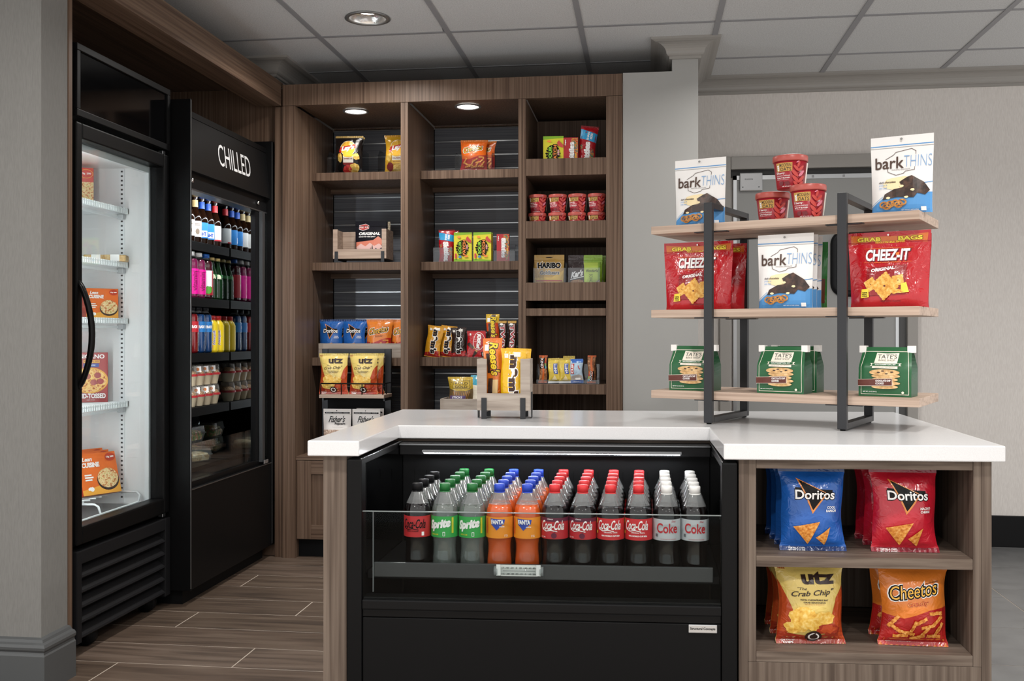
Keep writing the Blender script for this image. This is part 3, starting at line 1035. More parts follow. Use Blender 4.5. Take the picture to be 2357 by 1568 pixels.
fx.lay(mb, lambda x, y, h: isl(-0.335 + x, 0.0425 - h, 0.4765 + y))
part('scale_marks', mb, plain('#26282a', 0.5), th)

# ================================================================ DISPLAY STAND ON THE WORKTOP
SA = math.radians(-24.7)
SO = Vector((0.204, 3.272, CT))
_ex = Vector((math.cos(SA), math.sin(SA), 0))
_ey = Vector((-math.sin(SA), math.cos(SA), 0))


def st(u, v, z=0.0):
    return SO + _ex * u + _ey * v + Vector((0, 0, z - CT))


ds = thing('display_stand', SO, 'two-frame black metal display stand with three pale wood boards on the worktop', 'display stand', rot=(0, 0, SA))


def lpart(name, mb, mats, parent):
    return link(name, mb.mesh(name, mats), parent)


FH, FD, FW, FT = 0.712, 0.36, 0.028, 0.019
for u in (0.0, 0.421):
    fr = lpart('loop_frame', B(u - FW / 2, u + FW / 2, 0, FT, 0.004, FH, b=0.0025), GUNM, ds)
    lpart('upright', B(u - FW / 2, u + FW / 2, FD - FT, FD, 0.004, FH, b=0.0025), GUNM, fr)
    lpart('crossbar', B(u - FW / 2, u + FW / 2, FT + .0002, FD - FT - .0002, FH - FT, FH, b=0.0025), GUNM, fr)
    lpart('foot_bar', B(u - FW / 2, u + FW / 2, FT + .0002, FD - FT - .0002, 0.004, 0.004 + FT, b=0.0025), GUNM, fr)
    for v in (0.012, FD - 0.012):
        lpart('foot_pad', MB().lathe([(0.008, 0.0), (0.008, 0.0038)], 12, cx=u, cy=v), BLACKM, fr)
SZ = [0.933 - CT, 1.200 - CT, 1.478 - CT]
for z in SZ:
    bd = lpart('shelf_board', B(-0.2065, 0.6355, FT + .001, FD - FT - .001, z - 0.026, z, b=0.0015), PINE, ds)
    for u in (0.0, 0.421):
        for v in (0.0225, FD - FT - 0.03):
            lpart('bracket', B(u - 0.055, u + 0.055, v, v + 0.025, z - 0.0295, z - 0.0263, b=0.001), GUNM, bd)

# ================================================================ PRODUCT PROTOTYPES
# a prototype is a list of (part name, mesh, label); place() makes one thing of it


def place(proto, name, loc, label, cat, rz=0.0, tilt=0.0, roll=0.0, group=None):
    e = thing(name, loc, label, cat, group, rot=(tilt, roll, rz))
    for (pn, me, lab) in proto:
        o = link(pn, me, e)
        if lab:
            o['label'] = lab
    return e


def film(col, rough=0.28):
    """crinkled glossy wrapper film"""
    key = ('film', col, rough)
    if key in _M:
        return _M[key]
    m, nt, b = _new('film_' + col.lstrip('#'))
    b.inputs['Base Color'].default_value = lin(col)
    b.inputs['Roughness'].default_value = rough
    b.inputs['Coat Weight'].default_value = 0.35
    b.inputs['Coat Roughness'].default_value = 0.1
    tc = nt.nodes.new('ShaderNodeTexCoord')
    nz = nt.nodes.new('ShaderNodeTexNoise')
    nz.inputs['Scale'].default_value = 26.0
    nz.inputs['Detail'].default_value = 2.0
    nz.inputs['Distortion'].default_value = 1.6
    bp = nt.nodes.new('ShaderNodeBump')
    bp.inputs['Strength'].default_value = 0.55
    bp.inputs['Distance'].default_value = 0.006
    nt.links.new(tc.outputs['Object'], nz.inputs['Vector'])
    nt.links.new(nz.outputs['Fac'], bp.inputs['Height'])
    nt.links.new(bp.outputs['Normal'], b.inputs['Normal'])
    nt.links.new(bp.outputs['Normal'], b.inputs['Coat Normal'])
    _M[key] = m
    return m


def pillow(w, h, d, seed, mats, flat=None, seal=0.05, nx=16, ny=22, crimp=True, pinch=0.10, wr=1.0, flare=0.0):
    """sealed pillow bag: bulging body with wrinkles, crimped top and bottom seals; front faces -y"""
    def prof(t):
        q = (t - seal) / (1 - 2 * seal)
        if q <= 0 or q >= 1:
            return 0.0
        return math.sin(PI * q) ** 0.5 * (1 - 0.12 * (q - 0.4))

    def depth(x, y):
        t = y / h
        U = min(1.0, abs(2 * x / w))
        Bq = prof(t)
        D = d / 2 * Bq * max(0.0, 1 - U ** 2.4) ** 0.75
        edge = max(math.exp(-((t - seal) / 0.13) ** 2), math.exp(-((1 - seal - t) / 0.16) ** 2))
        n1 = noise.noise(Vector((x * 55, seed * 3.7, y * 11))) * 0.009 * edge
        n2 = noise.noise(Vector((x * 22, seed * 5.1 + 9, y * 20))) * 0.006
        return D + (n1 + n2) * wr * min(1, Bq * 1.6) * (1 - U ** 6)

    def F(x, y, z, side=-1):
        t = y / h
        Bq = prof(t)
        X = x * (1 - pinch * Bq) + 0.002 * math.sin(seed + t * 9)
        yo = side * (depth(x, y) + 0.0006 + z)
        if t < seal and flare:
            yo -= flare * (seal - t) / seal
        return (X, yo, y)
    us = [(-0.5 + i / nx) * w for i in range(nx + 1)]
    vs = [0, seal * h * .5, seal * h] + [h * (seal + (1 - 2 * seal) * i / ny) for i in range(1, ny)] + [h * (1 - seal), h * (1 - seal * .5), h]
    mb = MB()
    mb.grid(lambda x, y: F(x, y, 0), us, vs, 0)
    mb.grid(lambda x, y: F(x, y, 0, 1), us, vs, 0)
    fl2 = MB()
    proto = [('pouch', mb.mesh('pouch', mats[0]), None)]
    if flat:
        flat.lay(fl2, F, 0, step=0.011)
        proto.append(('printed_front', fl2.mesh('printed_front', mats), None))
    if crimp:
        cm = MB()
        for (a, b) in ((0.0, seal * h), (h - seal * h, h)):
            k = 26
            vsx = []
            for j, yy in enumerate((a, b)):
                for i in range(k + 1):
                    x = (-0.5 + i / k) * w
                    p = F(x, yy, 0.0004 + (0.0009 if i % 2 else 0))
                    vsx.append(p)
            fs = [(i, i + 1, k + 2 + i, k + 1 + i) for i in range(k)]
            o = len(vsx)
            vsx += [(p[0], p[1] + 0.003, p[2]) for p in vsx]
            fs += [(o + i, o + k + 1 + i, o + k + 2 + i, o + i + 1) for i in range(k)]
            proto.append(('crimped_seal', MB().add(vsx, fs).mesh('crimped_seal', mats[-1]), None))
    return proto


def pouch(w, h, d, seed, mats, flat=None, nx=14, ny=18, taper=0.0, wr=1.0, hole=True):
    """stand-up pouch: flat top edge, deep gusseted foot"""
    def prof(t):
        a = min(1.0, (t / 0.10)) ** 0.5 * 0.35 + 0.65
        b = max(0.0, 1 - (t / 0.84) ** 1.6) if t < 0.84 else 0.0
        return a * b

    def depth(x, y):
        t = y / h
        U = min(1.0, abs(2 * x / w))
        D = d / 2 * prof(t) * max(0.0, 1 - U ** 3.0) ** 0.7
        n2 = noise.noise(Vector((x * 26, seed * 5.1 + 3, y * 17))) * 0.004 * wr
        return D + n2 * min(1, prof(t) * 2 + 0.15) * (1 - U ** 6)

    def F(x, y, z, side=-1):
        t = y / h
        X = x * (1 - 0.05 * prof(t) - taper * (1 - t))
        bow = 0.004 * math.sin(PI * (x / w + 0.5)) * max(0, t - 0.6)
        return (X, side * (depth(x, y) + 0.0006 + z) - bow, y)
    us = [(-0.5 + i / nx) * w for i in range(nx + 1)]
    vs = [h * i / ny for i in range(ny + 1)]
    mb = MB()
    mb.grid(lambda x, y: F(x, y, 0), us, vs, 0)
    mb.grid(lambda x, y: F(x, y, 0, 1), us, vs, 0)
    bot = [F(x, 0, 0) for x in us] + [F(x, 0, 0, 1) for x in reversed(us)]
    mb.add(bot, [tuple(range(len(bot)))])
    proto = [('pouch', mb.mesh('pouch', mats[0]), None)]
    if flat:
        fl2 = MB()
        flat.lay(fl2, F, 0, step=0.012)
        proto.append(('printed_front', fl2.mesh('printed_front', mats), None))
    zp = MB()
    pts = [F((-0.5 + i / 12) * w, h * 0.86, 0.001) for i in range(13)]
    proto.append(('zip_seam', MB().tube(pts, 0.0013, 5).mesh('zip_seam', mats[0]), None))
    return proto


def carton(w, h, d, mats, flat=None, side=None, b=0.0012):
    mb = MB().box(-w / 2, w / 2, -d / 2, d / 2, 0, h, b=b)
    proto = [('box', mb.mesh('box', mats[0]), None)]
    if flat:
        fl2 = MB()
        flat.lay(fl2, lambda x, y, z: (x, -d / 2 - z, y))
        proto.append(('printed_front', fl2.mesh('printed_front', mats), None))
    if side:
        fl2 = MB()
        side.lay(fl2, lambda x, y, z: (-w / 2 - z, -x, y))
        proto.append(('printed_side', fl2.mesh('printed_side', mats), None))
    return proto


def bottle(prof, R, lab, mats_label, flat, drink_m, body_m, fill, cap, cap_m, n=20, wrap=None, labname='label'):
    """prof: outer (r, z) outline up to the neck; lab: (z0, z1); cap: (r, z0, z1)"""
    proto = []
    if drink_m:
        ins = [(max(r - 0.0014, 0.002), z + 0.0012) for r, z in prof if z < fill]

        def rad(z):
            for (r0, z0), (r1, z1) in zip(prof[:-1], prof[1:]):
                if z0 <= z <= z1 and z1 > z0:
                    return r0 + (r1 - r0) * (z - z0) / (z1 - z0)
            return prof[-1][0]
        ins.append((rad(fill) - 0.0014, fill))
        proto.append(('drink', MB().lathe(ins, n).mesh('drink', drink_m), None))
    lo = [p for p in prof if p[1] <= fill] if drink_m else prof
    hi = [p for p in prof if p[1] > fill] if drink_m else []
    sh = MB().lathe(lo + ([hi[0]] if hi else []), n, cap=not hi)
    if len(hi) > 1:
        sh.lathe(hi, n, 1, cap=False)
    proto.append(('bottle_shell', sh.mesh('bottle_shell', [body_m, SHELLF]), None))
    if lab:
        mb = MB().lathe([(R + 0.0004, lab[0]), (R + 0.0004, lab[1])], 32, cap=False)
        if flat:
            flat.lay(mb, lambda x, y, z: ((R + 0.0004 + z) * math.sin(x / R), -(R + 0.0004 + z) * math.cos(x / R), y), 0, step=0.006)
        proto.append((labname, mb.mesh(labname, mats_label), None))
    r, z0, z1 = cap
    mb = MB().lathe([(r, z0), (r, z1 - 0.002), (r * 0.92, z1), (r * 0.3, z1 + 0.0003)], 40, rfn=lambda i, k: 1.0 if i % 2 else 0.955)
    mb.lathe([(r * 1.03, z0 - 0.003), (r * 1.03, z0 - 0.0005)], 20)
    proto.append(('cap', mb.mesh('cap', cap_m), None))
    return proto


SHELL = clear('clear_pet_shell', '#f4f6f6', 0.02, 0.06, 0.0)
SHELLF = clear('misty_pet_shell', '#dfe2e2', 0.05, 0.12, 0.2, '#b9bcbd')
W_, K_ = plain('#f2f0ee', 0.35), plain('#141212', 0.4)
CHIPY = ramp_mat('golden_chip', ('#c98f2c', '#e2b650', '#efd283'), (90, 90, 90), 0.5, 5)
CHIPO = ramp_mat('orange_chip', ('#a9571a', '#d58a35', '#e9b268'), (140, 140, 140), 0.5, 5)
CRACK = ramp_mat('cheese_cracker', ('#c67f22', '#e0a848', '#eec878'), (120, 120, 120), 0.5, 4)
CHOC = ramp_mat('dark_chocolate', ('#1d110c', '#38231a', '#5a3d2f'), (60, 60, 60), 0.35, 4)
PRETZ = ramp_mat('pretzel_brown', ('#8a5218', '#b97a30', '#d49a52'), (120, 120, 120), 0.4, 4)
COOK = ramp_mat('cookie_dough', ('#b58a55', '#d6ae78', '#e2c293'), (90, 90, 90), 0.5, 5)
PASTA = ramp_mat('pasta_dish', ('#a2502b', '#d7a062', '#ecd6a8', '#b8a552'), (110, 110, 110), 0.5, 5, pos=[.36, .45, .55, .66])
PIZZA = ramp_mat('pizza_top', ('#8f2f1d', '#d99a4a', '#f0cf88', '#b5412a'), (70, 70, 70), 0.5, 4, pos=[.36, .45, .55, .64])
CORN = ramp_mat('popcorn_heap', ('#6b5143', '#b79a86', '#e3d3c4'), (190, 190, 190), 0.6, 5)
SNACKM = ramp_mat('candy_mix', ('#b5251f', '#d9a629', '#6b2f6f', '#3f8a3c'), (120, 120, 120), 0.4, 3, pos=[.38, .46, .54, .62])

# ---------------------------------------------------------------- corn chips, black triangle logo
def f_doritos(w, h, sub):
    f = Flat()
    f.poly([(-.30 * w, .66 * h), (.30 * w, .63 * h), (.30 * w, .74 * h), (-.30 * w, .77 * h)], 2)
    f.poly([(-.27 * w, .88 * h), (.22 * w, .70 * h), (-.02 * w, .46 * h)], 3)
    f.poly([(-.235 * w, .858 * h), (.185 * w, .70 * h), (-.015 * w, .50 * h)], 2)
    f.text('Doritos', 0.015 * w, .685 * h, .66 * w, .13 * h, 2, 0.055)
    f.text('Doritos', 0.015 * w, .685 * h, .64 * w, .11 * h, 1, 0.02)
    f.line([(-.10 * w, .60 * h), (-.015 * w, .49 * h), (.16 * w, .66 * h)], .018 * w, 3)
    f.text(sub[0], .29 * w, .535 * h, None, .03 * h, 1, 0.03)
    f.text(sub[1], .29 * w, .495 * h, None, .03 * h, 1, 0.03)
    f.poly([(-.33 * w, .30 * h), (.10 * w, .365 * h), (-.10 * w, .085 * h)], 4)
    f.poly([(.02 * w, .17 * h), (.27 * w, .30 * h), (.16 * w, .075 * h)], 4)
    f.text('TORTILLA CHIPS', -.25 * w, .03 * h, .26 * w, .018 * h, 1, 0.02)
    f.text('NET WT 2 3/4 OZ', -.25 * w, .008 * h, .26 * w, .013 * h, 1, 0.02)
    return f


def doritos(col, colseal, sub, w=.178, h=.232, d=.075, seed=1):
    ms = [film(col), W_, K_, film('#d8853a', 0.3), CHIPO, film(colseal)]
    return pillow(w, h, d, seed, ms, f_doritos(w, h, sub), flare=0.006)


# ---------------------------------------------------------------- crab seasoned potato chips (mascot left out)
def f_utz(w, h):
    f = Flat()
    f.poly([(-.5 * w, .05 * h), (-.5 * w, .80 * h), (-.42 * w, .62 * h), (-.30 * w, .40 * h), (-.36 * w, .05 * h)], 3)
    f.poly([(.5 * w, .05 * h), (.5 * w, .72 * h), (.36 * w, .58 * h), (.30 * w, .40 * h), (.36 * w, .05 * h)], 3)
    f.poly([(-.5 * w, 0), (.5 * w, 0), (.5 * w, .18 * h), (0, .10 * h), (-.5 * w, .16 * h)], 4)
    f.text('utz', .10 * w, .825 * h, .52 * w, .15 * h, 2, 0.045)
    f.text('"The', -.17 * w, .70 * h, .14 * w, .035 * h, 2, 0.0, 0.35)
    f.text('Crab Chip"', 0.0, .64 * h, .68 * w, .085 * h, 2, 0.012, 0.35, skew=0.06)
    f.text('WITH CHESAPEAKE BAY', 0, .565 * h, .44 * w, .018 * h, 2, 0.03)
    f.text('CRAB SEASONING', 0, .535 * h, .34 * w, .018 * h, 2, 0.03)
    f.text('NATURALLY & ARTIFICIALLY', 0, .512 * h, .30 * w, .010 * h, 4, 0.01)
    for k, (x, y, a, b, m) in enumerate(((-.16, .36, .20, .12, 5), (.14, .33, .20, .10, 5), (-.25, .22, .17, .08, 5), (.02, .27, .22, .08, 5))):
        f.blob(x * w, y * h, a * w, b * h, m, seed=k)
    f.blob(.26 * w, .20 * h, .20 * w, .075 * h, 4, seed=9, amp=.35)
    f.blob(.24 * w, .205 * h, .14 * w, .05 * h, 3, seed=12, amp=.35)
    f.ell(.02 * w, .105 * h, .125 * w, .075 * h, 2, 24)
    f.ell(.02 * w, .105 * h, .085 * w, .05 * h, 1, 24)
    f.ell(.02 * w, .105 * h, .06 * w, .035 * h, 2, 16)
    f.text('POTATO', -.33 * w, .05 * h, .2 * w, .022 * h, 1, 0.03)
    f.text('CHIPS', -.33 * w, .02 * h, .15 * w, .022 * h, 1, 0.03)
    f.text('GLUTEN', -.42 * w, .955 * h, .10 * w, .012 * h, 4, 0.03)
    f.text('FREE', -.42 * w, .935 * h, .10 * w, .018 * h, 4, 0.03)
    return f


def utz(w, h, d, seed):
    ms = [film('#d9bf6a'), W_, plain('#2c1a14', 0.35), film('#b4471f'), film('#9c2f16'), CHIPY, film('#cdb561')]
    return pillow(w, h, d, seed, ms, f_utz(w, h), flare=0.006)


# ---------------------------------------------------------------- cheese puffs (mascot left out)
def f_cheetos(w, h, sub=True):
    f = Flat()
    f.poly([(-.5 * w, 0), (.5 * w, 0), (.5 * w, .50 * h), (.2 * w, .47 * h), (-.2 * w, .36 * h), (-.5 * w, .40 * h)], 4)
    f.text('Cheetos', -.02 * w, .70 * h, .80 * w, .21 * h, 1, 0.10, 0.15, skew=0.16)
    f.text('Cheetos', -.02 * w, .70 * h, .765 * w, .19 * h, 2, 0.07, 0.15, skew=0.16)
    f.text('Cheetos', -.02 * w, .70 * h, .72 * w, .16 * h, 3, 0.0, 0.15, skew=0.16)
    f.text('MADE WITH REAL CHEESE!', .27 * w, .805 * h, .2 * w, .012 * h, 2, 0.02, skew=0.16)
    f.text('Crunchy', .02 * w, .545 * h, .34 * w, .065 * h, 4, 0.06, 0.2, skew=0.12)
    f.text('Crunchy', .02 * w, .545 * h, .33 * w, .058 * h, 5, 0.01, 0.2, skew=0.12)
    r = random.Random(4)
    for k, (x, y, a) in enumerate(((.30, .43, .0), (.32, .33, .7), (.18, .27, .2), (.36, .23, 1.0), (-.30, .23, -.5), (-.12, .18, -.2), (.28, .14, -.1), (-.22, .14, .1), (.05, .33, .5), (-.35, .32, .9), (-.05, .25, 1.2), (.03, .13, .25), (.12, .19, .9))):
        c, s = math.cos(a), math.sin(a)
        L, q = .11 * w, .026 * w
        pts = []
        for i in range(12):
            u = i / 11 * 2 - 1
            pts.append((u * L, q + r.uniform(-.006, .006) * w))
        for i in range(12):
            u = 1 - i / 11 * 2
            pts.append((u * L, -q + r.uniform(-.006, .006) * w))
        f.poly([(x * w + p * c - t * s, y * h + p * s + t * c) for p, t in pts], 5)
    f.text('CHEESE FLAVORED SNACKS', -.22 * w, .055 * h, .36 * w, .018 * h, 1, 0.02)
    return f


def cheetos(w, h, d, seed, col='#d97a2b'):
    ms = [film(col), W_, K_, film('#f0b432'), film('#a81d1c'), CHIPO, film('#c9702b')]
    return pillow(w, h, d, seed, ms, f_cheetos(w, h), flare=0.006)


# ---------------------------------------------------------------- potato chips with sun and ribbon
def lays(kind, w, h, d, seed):
    bb_ = kind == 'bbq'
    ms = [film('#1c1716' if bb_ else '#dca72c'), W_, K_, film('#c2261f'), film('#f0b93a'), CHIPY, plain('#e9e2d4', 0.4), plain('#7c1713', 0.4), film('#b89a5a' if bb_ else '#c89322')]
    f = Flat()
    f.ell(0, .66 * h, .30 * w, .205 * h, 1, 28)
    f.ell(0, .66 * h, .285 * w, .195 * h, 4, 28)
    f.poly([(-.36 * w, .58 * h), (-.30 * w, .53 * h), (-.2 * w, .60 * h), (.33 * w, .68 * h), (.38 * w, .82 * h), (.30 * w, .77 * h), (-.29 * w, .69 * h)], 3)
    f.text("Lay's", 0, .66 * h, .50 * w, .16 * h, 1, 0.06, 0.2, skew=0.16)
    f.rect(-.20 * w, .24 * h, .20 * w, .47 * h, 6)
    f.ell(0, .48 * h, .2 * w, .06 * h, 4, 20)
    f.text('BARBECUE' if bb_ else 'CLASSIC', 0, .385 * h, .34 * w, .04 * h, 7, 0.03)
    if bb_:
        f.rect(-.20 * w, .22 * h, .20 * w, .285 * h, 7)
    else:
        f.rect(-.20 * w, .24 * h, .20 * w, .33 * h, 4)
        f.text('REAL POTATOES', 0, .29 * h, .3 * w, .02 * h, 7, 0.02)
    for k, (x, y, a, b, m) in enumerate(((-.33, .42, .10, .12, 5), (.32, .44, .12, .09, 5), (.22, .15, .19, .12, 5), (-.02, .12, .16, .10, 3 if bb_ else 5), (-.28, .17, .13, .11, 2 if bb_ else 7))):
        f.blob(x * w, y * h, a * w, b * h, m, seed=k + 3)
    return pillow(w, h, d, seed, ms, f)


# ---------------------------------------------------------------- stand-up pouches
def barkthins(w=.157, h=.205, d=.05, seed=2):
    ms = [plain('#eceae8', 0.4), plain('#4a3327', 0.4), plain('#7ea6d2', 0.4), plain('#4f93cf', 0.4), CHOC, PRETZ, plain('#3c2418', 0.4), plain('#f3dfb0', 0.4), plain('#8a8987', 0.6)]
    f = Flat()
    f.rect(-.5 * w, .875 * h, .5 * w, .887 * h, 3)
    f.rect(-.5 * w, .85 * h, .5 * w, .853 * h, 8)
    f.poly([(-.5 * w, 0), (.5 * w, 0), (.5 * w, .26 * h), (.2 * w, .235 * h), (-.3 * w, .20 * h), (-.5 * w, .09 * h)], 3)
    f.line([(-.5 * w, .11 * h), (-.3 * w, .22 * h)], .006 * w, 3)
    f.line([(.32 * w, .365 * h), (.5 * w, .39 * h)], .012 * w, 3)
    f.blob(.0 * w, .38 * h, .3 * w, .09 * h, 7, seed=5, amp=.08)
    f.line([(-.25 * w, .705 * h), (-.13 * w, .755 * h), (-.09 * w, .79 * h), (.16 * w, .825 * h), (.23 * w, .79 * h), (.23 * w, .75 * h)], .008 * w, 1)
    f.line([(-.22 * w, .575 * h), (-.21 * w, .535 * h), (-.08 * w, .49 * h), (.04 * w, .51 * h), (.07 * w, .535 * h), (.22 * w, .55 * h), (.22 * w, .585 * h)], .008 * w, 1)
    f.text('bark', -.19 * w, .655 * h, .47 * w, .155 * h, 1, 0.012)
    f.text('THINS', .265 * w, .665 * h, .44 * w, .15 * h, 2, -0.018)
    f.text('SNACKING CHOCOLATE', .0 * w, .562 * h, .3 * w, .016 * h, 1, 0.0)
    f.text('dark chocolate', -.22 * w, .405 * h, .28 * w, .026 * h, 6, 0.02, 0.2)
    f.text('pretzel &', -.29 * w, .365 * h, .14 * w, .024 * h, 3, 0.0, 0.2)
    f.text('sea salt', -.29 * w, .332 * h, .14 * w, .022 * h, 3, 0.0, 0.2)
    f.poly([(-.02 * w, .40 * h), (.10 * w, .455 * h), (.18 * w, .475 * h), (.38 * w, .38 * h), (.47 * w, .28 * h), (.40 * w, .22 * h), (.26 * w, .25 * h), (.16 * w, .30 * h), (.03 * w, .33 * h)], 4)
    f.poly([(-.30 * w, .18 * h), (-.26 * w, .25 * h), (-.10 * w, .31 * h), (.10 * w, .33 * h), (.28 * w, .25 * h), (.22 * w, .19 * h), (-.05 * w, .205 * h)], 4)
    for k, (x, y) in enumerate(((-.20, .20), (.10, .20), (.02, .345), (.2, .29))):
        f.blob(x * w, y * h, .035 * w, .015 * h, 7, seed=k)
    for (x, y) in ((-.22, .115), (-.02, .13)):
        for dx, dy_ in ((-.055, 0), (.055, .005), (0, -.02)):
            pts = [((x + dx) * w + .062 * w * math.cos(a * PI / 8), (y + dy_) * h + .034 * h * math.sin(a * PI / 8)) for a in range(16)]
            f.line(pts, .026 * w, 5, closed=True)
    f.text('NET WT 4.7 OZ (133g)', .16 * w, .035 * h, .28 * w, .016 * h, 0, 0.02)
    f.rect(.34 * w, .02 * h, .42 * w, .07 * h, 0)
    f.ell(0, .955 * h, .022 * w, .016 * h, 8, 14)
    return pouch(w, h, d, seed, ms, f, wr=0.6)


def cheezit(w=.212, h=.226, d=.07, seed=3):
    ms = [film('#b3141f', 0.22), W_, plain('#5e0a10', 0.4), film('#c8661f', 0.3), plain('#e9cf3d', 0.35), CRACK, film('#8e0f17', 0.3), plain('#e0701f', 0.35), K_]
    f = Flat()
    f.poly([(-.46 * w, .845 * h), (-.2 * w, .875 * h), (.2 * w, .875 * h), (.46 * w, .845 * h), (.47 * w, .965 * h), (.2 * w, .94 * h), (-.2 * w, .94 * h), (-.47 * w, .965 * h)], 3)
    f.text('GRAB', -.24 * w, .905 * h, .30 * w, .062 * h, 8, 0.07)
    f.text('GRAB', -.24 * w, .905 * h, .29 * w, .055 * h, 4, 0.04)
    f.text('BAGS', .26 * w, .905 * h, .30 * w, .062 * h, 8, 0.07)
    f.text('BAGS', .26 * w, .905 * h, .29 * w, .055 * h, 4, 0.04)
    f.text('RECLOSEABLE ZIPPER', .02 * w, .862 * h, .36 * w, .022 * h, 4, 0.04)
    f.rect(-.30 * w, .778 * h, .30 * w, .783 * h, 7)
    f.text('CHEEZ-IT', .005 * w, .685 * h, .555 * w, .165 * h, 2, 0.05, 0.1)
    f.text('CHEEZ-IT', -.005 * w, .69 * h, .545 * w, .155 * h, 1, 0.035, 0.1)
    f.poly([(.10 * w, .68 * h), (.14 * w, .685 * h), (.14 * w, .72 * h), (.10 * w, .715 * h)], 7)
    f.rect(-.30 * w, .59 * h, -.19 * w, .594 * h, 7)
    f.rect(.19 * w, .59 * h, .30 * w, .594 * h, 7)
    f.text('baked snack crackers', 0, .592 * h, .34 * w, .018 * h, 7, 0.02)
    f.poly([(-.27 * w, .15 * h), (.24 * w, .17 * h), (.24 * w, .555 * h), (-.25 * w, .52 * h)], 6)
    f.text('ORIGINAL', -.05 * w, .50 * h, .30 * w, .045 * h, 1, 0.05, skew=0.12)

    def wafer(cx, cy, s, rot, m=5):
        pts = []
        n = 12
        for e in range(4):
            for i in range(n):
                t = i / n * 2 - 1
                q = 1.0 + (0.04 if i % 2 else -0.02)
                a, b = [(t, -q), (q, t), (-t, q), (-q, -t)][e]
                pts.append((a, b))
        c, sn = math.cos(rot), math.sin(rot)
        f.poly([(cx + s * (a * c - b * sn), cy + s * (a * sn + b * c)) for a, b in pts], m)
        f.ell(cx, cy, s * .11, s * .09, 2, 10)
    wafer(-.2 * w, .30 * h, .07 * w, .55)
    wafer(.15 * w, .345 * h, .065 * w, .2)
    wafer(-.02 * w, .275 * h, .13 * w, .72)
    f.poly([(.19 * w, .18 * h), (.29 * w, .19 * h), (.25 * w, .32 * h), (.19 * w, .30 * h)], 4)
    f.blob(.13 * w, .20 * h, .08 * w, .03 * h, 5, seed=2, amp=.3)
    f.poly([(-.33 * w, .12 * h), (-.22 * w, .13 * h), (-.23 * w, .24 * h), (-.32 * w, .235 * h)], 4)
    f.text('100%', -.275 * w, .19 * h, .07 * w, .022 * h, 8, 0.03)
    f.text('REAL', -.275 * w, .165 * h, .07 * w, .018 * h, 8, 0.03)
    f.text('CHEESE', -.275 * w, .143 * h, .07 * w, .014 * h, 8, 0.03)
    f.text('BAKED SNACK CRACKERS', .06 * w, .075 * h, .26 * w, .02 * h, 2, 0.02)
    f.ell(.0 * w, .955 * h, .013 * w, .012 * h, 1, 12)
    return pouch(w, h, d, seed, ms, f, taper=0.03, wr=1.6)


def simple_pouch(w, h, d, seed, ms, f, **k):
    return pouch(w, h, d, seed, ms, f, **k)


def jerky(w=.168, h=.15, d=.05, seed=5):
    ms = [plain('#17161d', 0.4), W_, plain('#b8352d', 0.4), plain('#d07a62', 0.4), plain('#d9b2ab', 0.4), plain('#4a4358', 0.4), plain('#0d1212', 0.5)]
    f = Flat()
    f.poly([(-.38 * w, .78 * h), (-.25 * w, .74 * h), (-.06 * w, .79 * h), (-.05 * w, .88 * h), (-.16 * w, .93 * h), (-.37 * w, .89 * h)], 1)
    f.poly([(-.37 * w, .79 * h), (-.25 * w, .755 * h), (-.07 * w, .795 * h), (-.06 * w, .875 * h), (-.16 * w, .92 * h), (-.36 * w, .88 * h)], 2)
    f.text('FIELD TRIP', -.215 * w, .84 * h, .28 * w, .06 * h, 1, 0.05)
    f.text('ORIGINAL', -.03 * w, .655 * h, .70 * w, .085 * h, 1, 0.05, 0.15)
    f.text('GRASS-FED BEEF JERKY', -.10 * w, .565 * h, .56 * w, .04 * h, 1, 0.04, 0.15)
    f.poly([(-.47 * w, .42 * h), (.1 * w, .47 * h), (.26 * w, .58 * h), (.36 * w, .52 * h), (.44 * w, .38 * h), (.3 * w, .3 * h), (-.47 * w, .28 * h)], 3)
    f.poly([(-.47 * w, .28 * h), (-.3 * w, .38 * h), (-.15 * w, .30 * h), (0, .40 * h), (.15 * w, .31 * h), (.3 * w, .38 * h), (.42 * w, .30 * h), (.3 * w, .16 * h), (-.47 * w, .12 * h)], 4)
    f.poly([(.05 * w, .05 * h), (.2 * w, .26 * h), (.3 * w, .2 * h), (.37 * w, .27 * h), (.47 * w, .12 * h), (.47 * w, .03 * h), (.05 * w, .03 * h)], 5)
    for x, hh in ((-.44, .28), (-.34, .17), (-.25, .22), (-.15, .14), (-.05, .2), (.03, .28), (.09, .36)):
        f.poly([((x - .05) * w, .02 * h), ((x + .05) * w, .02 * h), (x * w, hh * h)], 6)
    return pouch(w, h, d, seed, ms, f, wr=0.6)


def gummies(w=.15, h=.175, d=.045, seed=6):
    ms = [film('#bd9440', 0.3), W_, K_, plain('#c8433d', 0.4), SNACKM, film('#e0b64e')]
    f = Flat()
    f.poly([(-.5 * w, .02 * h), (.5 * w, .02 * h), (.5 * w, .60 * h), (.1 * w, .40 * h), (-.5 * w, .40 * h)], 5)
    f.text('HARIBO', 0, .72 * h, .82 * w, .17 * h, 1, 0.10)
    f.text('HARIBO', 0, .72 * h, .78 * w, .15 * h, 2, 0.055)
    f.text('Goldbears', .02 * w, .53 * h, .68 * w, .12 * h, 1, 0.07)
    f.text('Goldbears', .02 * w, .53 * h, .66 * w, .105 * h, 2, 0.025)
    f.rect(-.45 * w, .30 * h, .45 * w, .33 * h, 3)
    f.blob(0, .16 * h, .42 * w, .12 * h, 4, seed=3, amp=.1)
    f.ell(0, .93 * h, .12 * w, .012 * h, 2)
    return pouch(w, h, d, seed, ms, f)


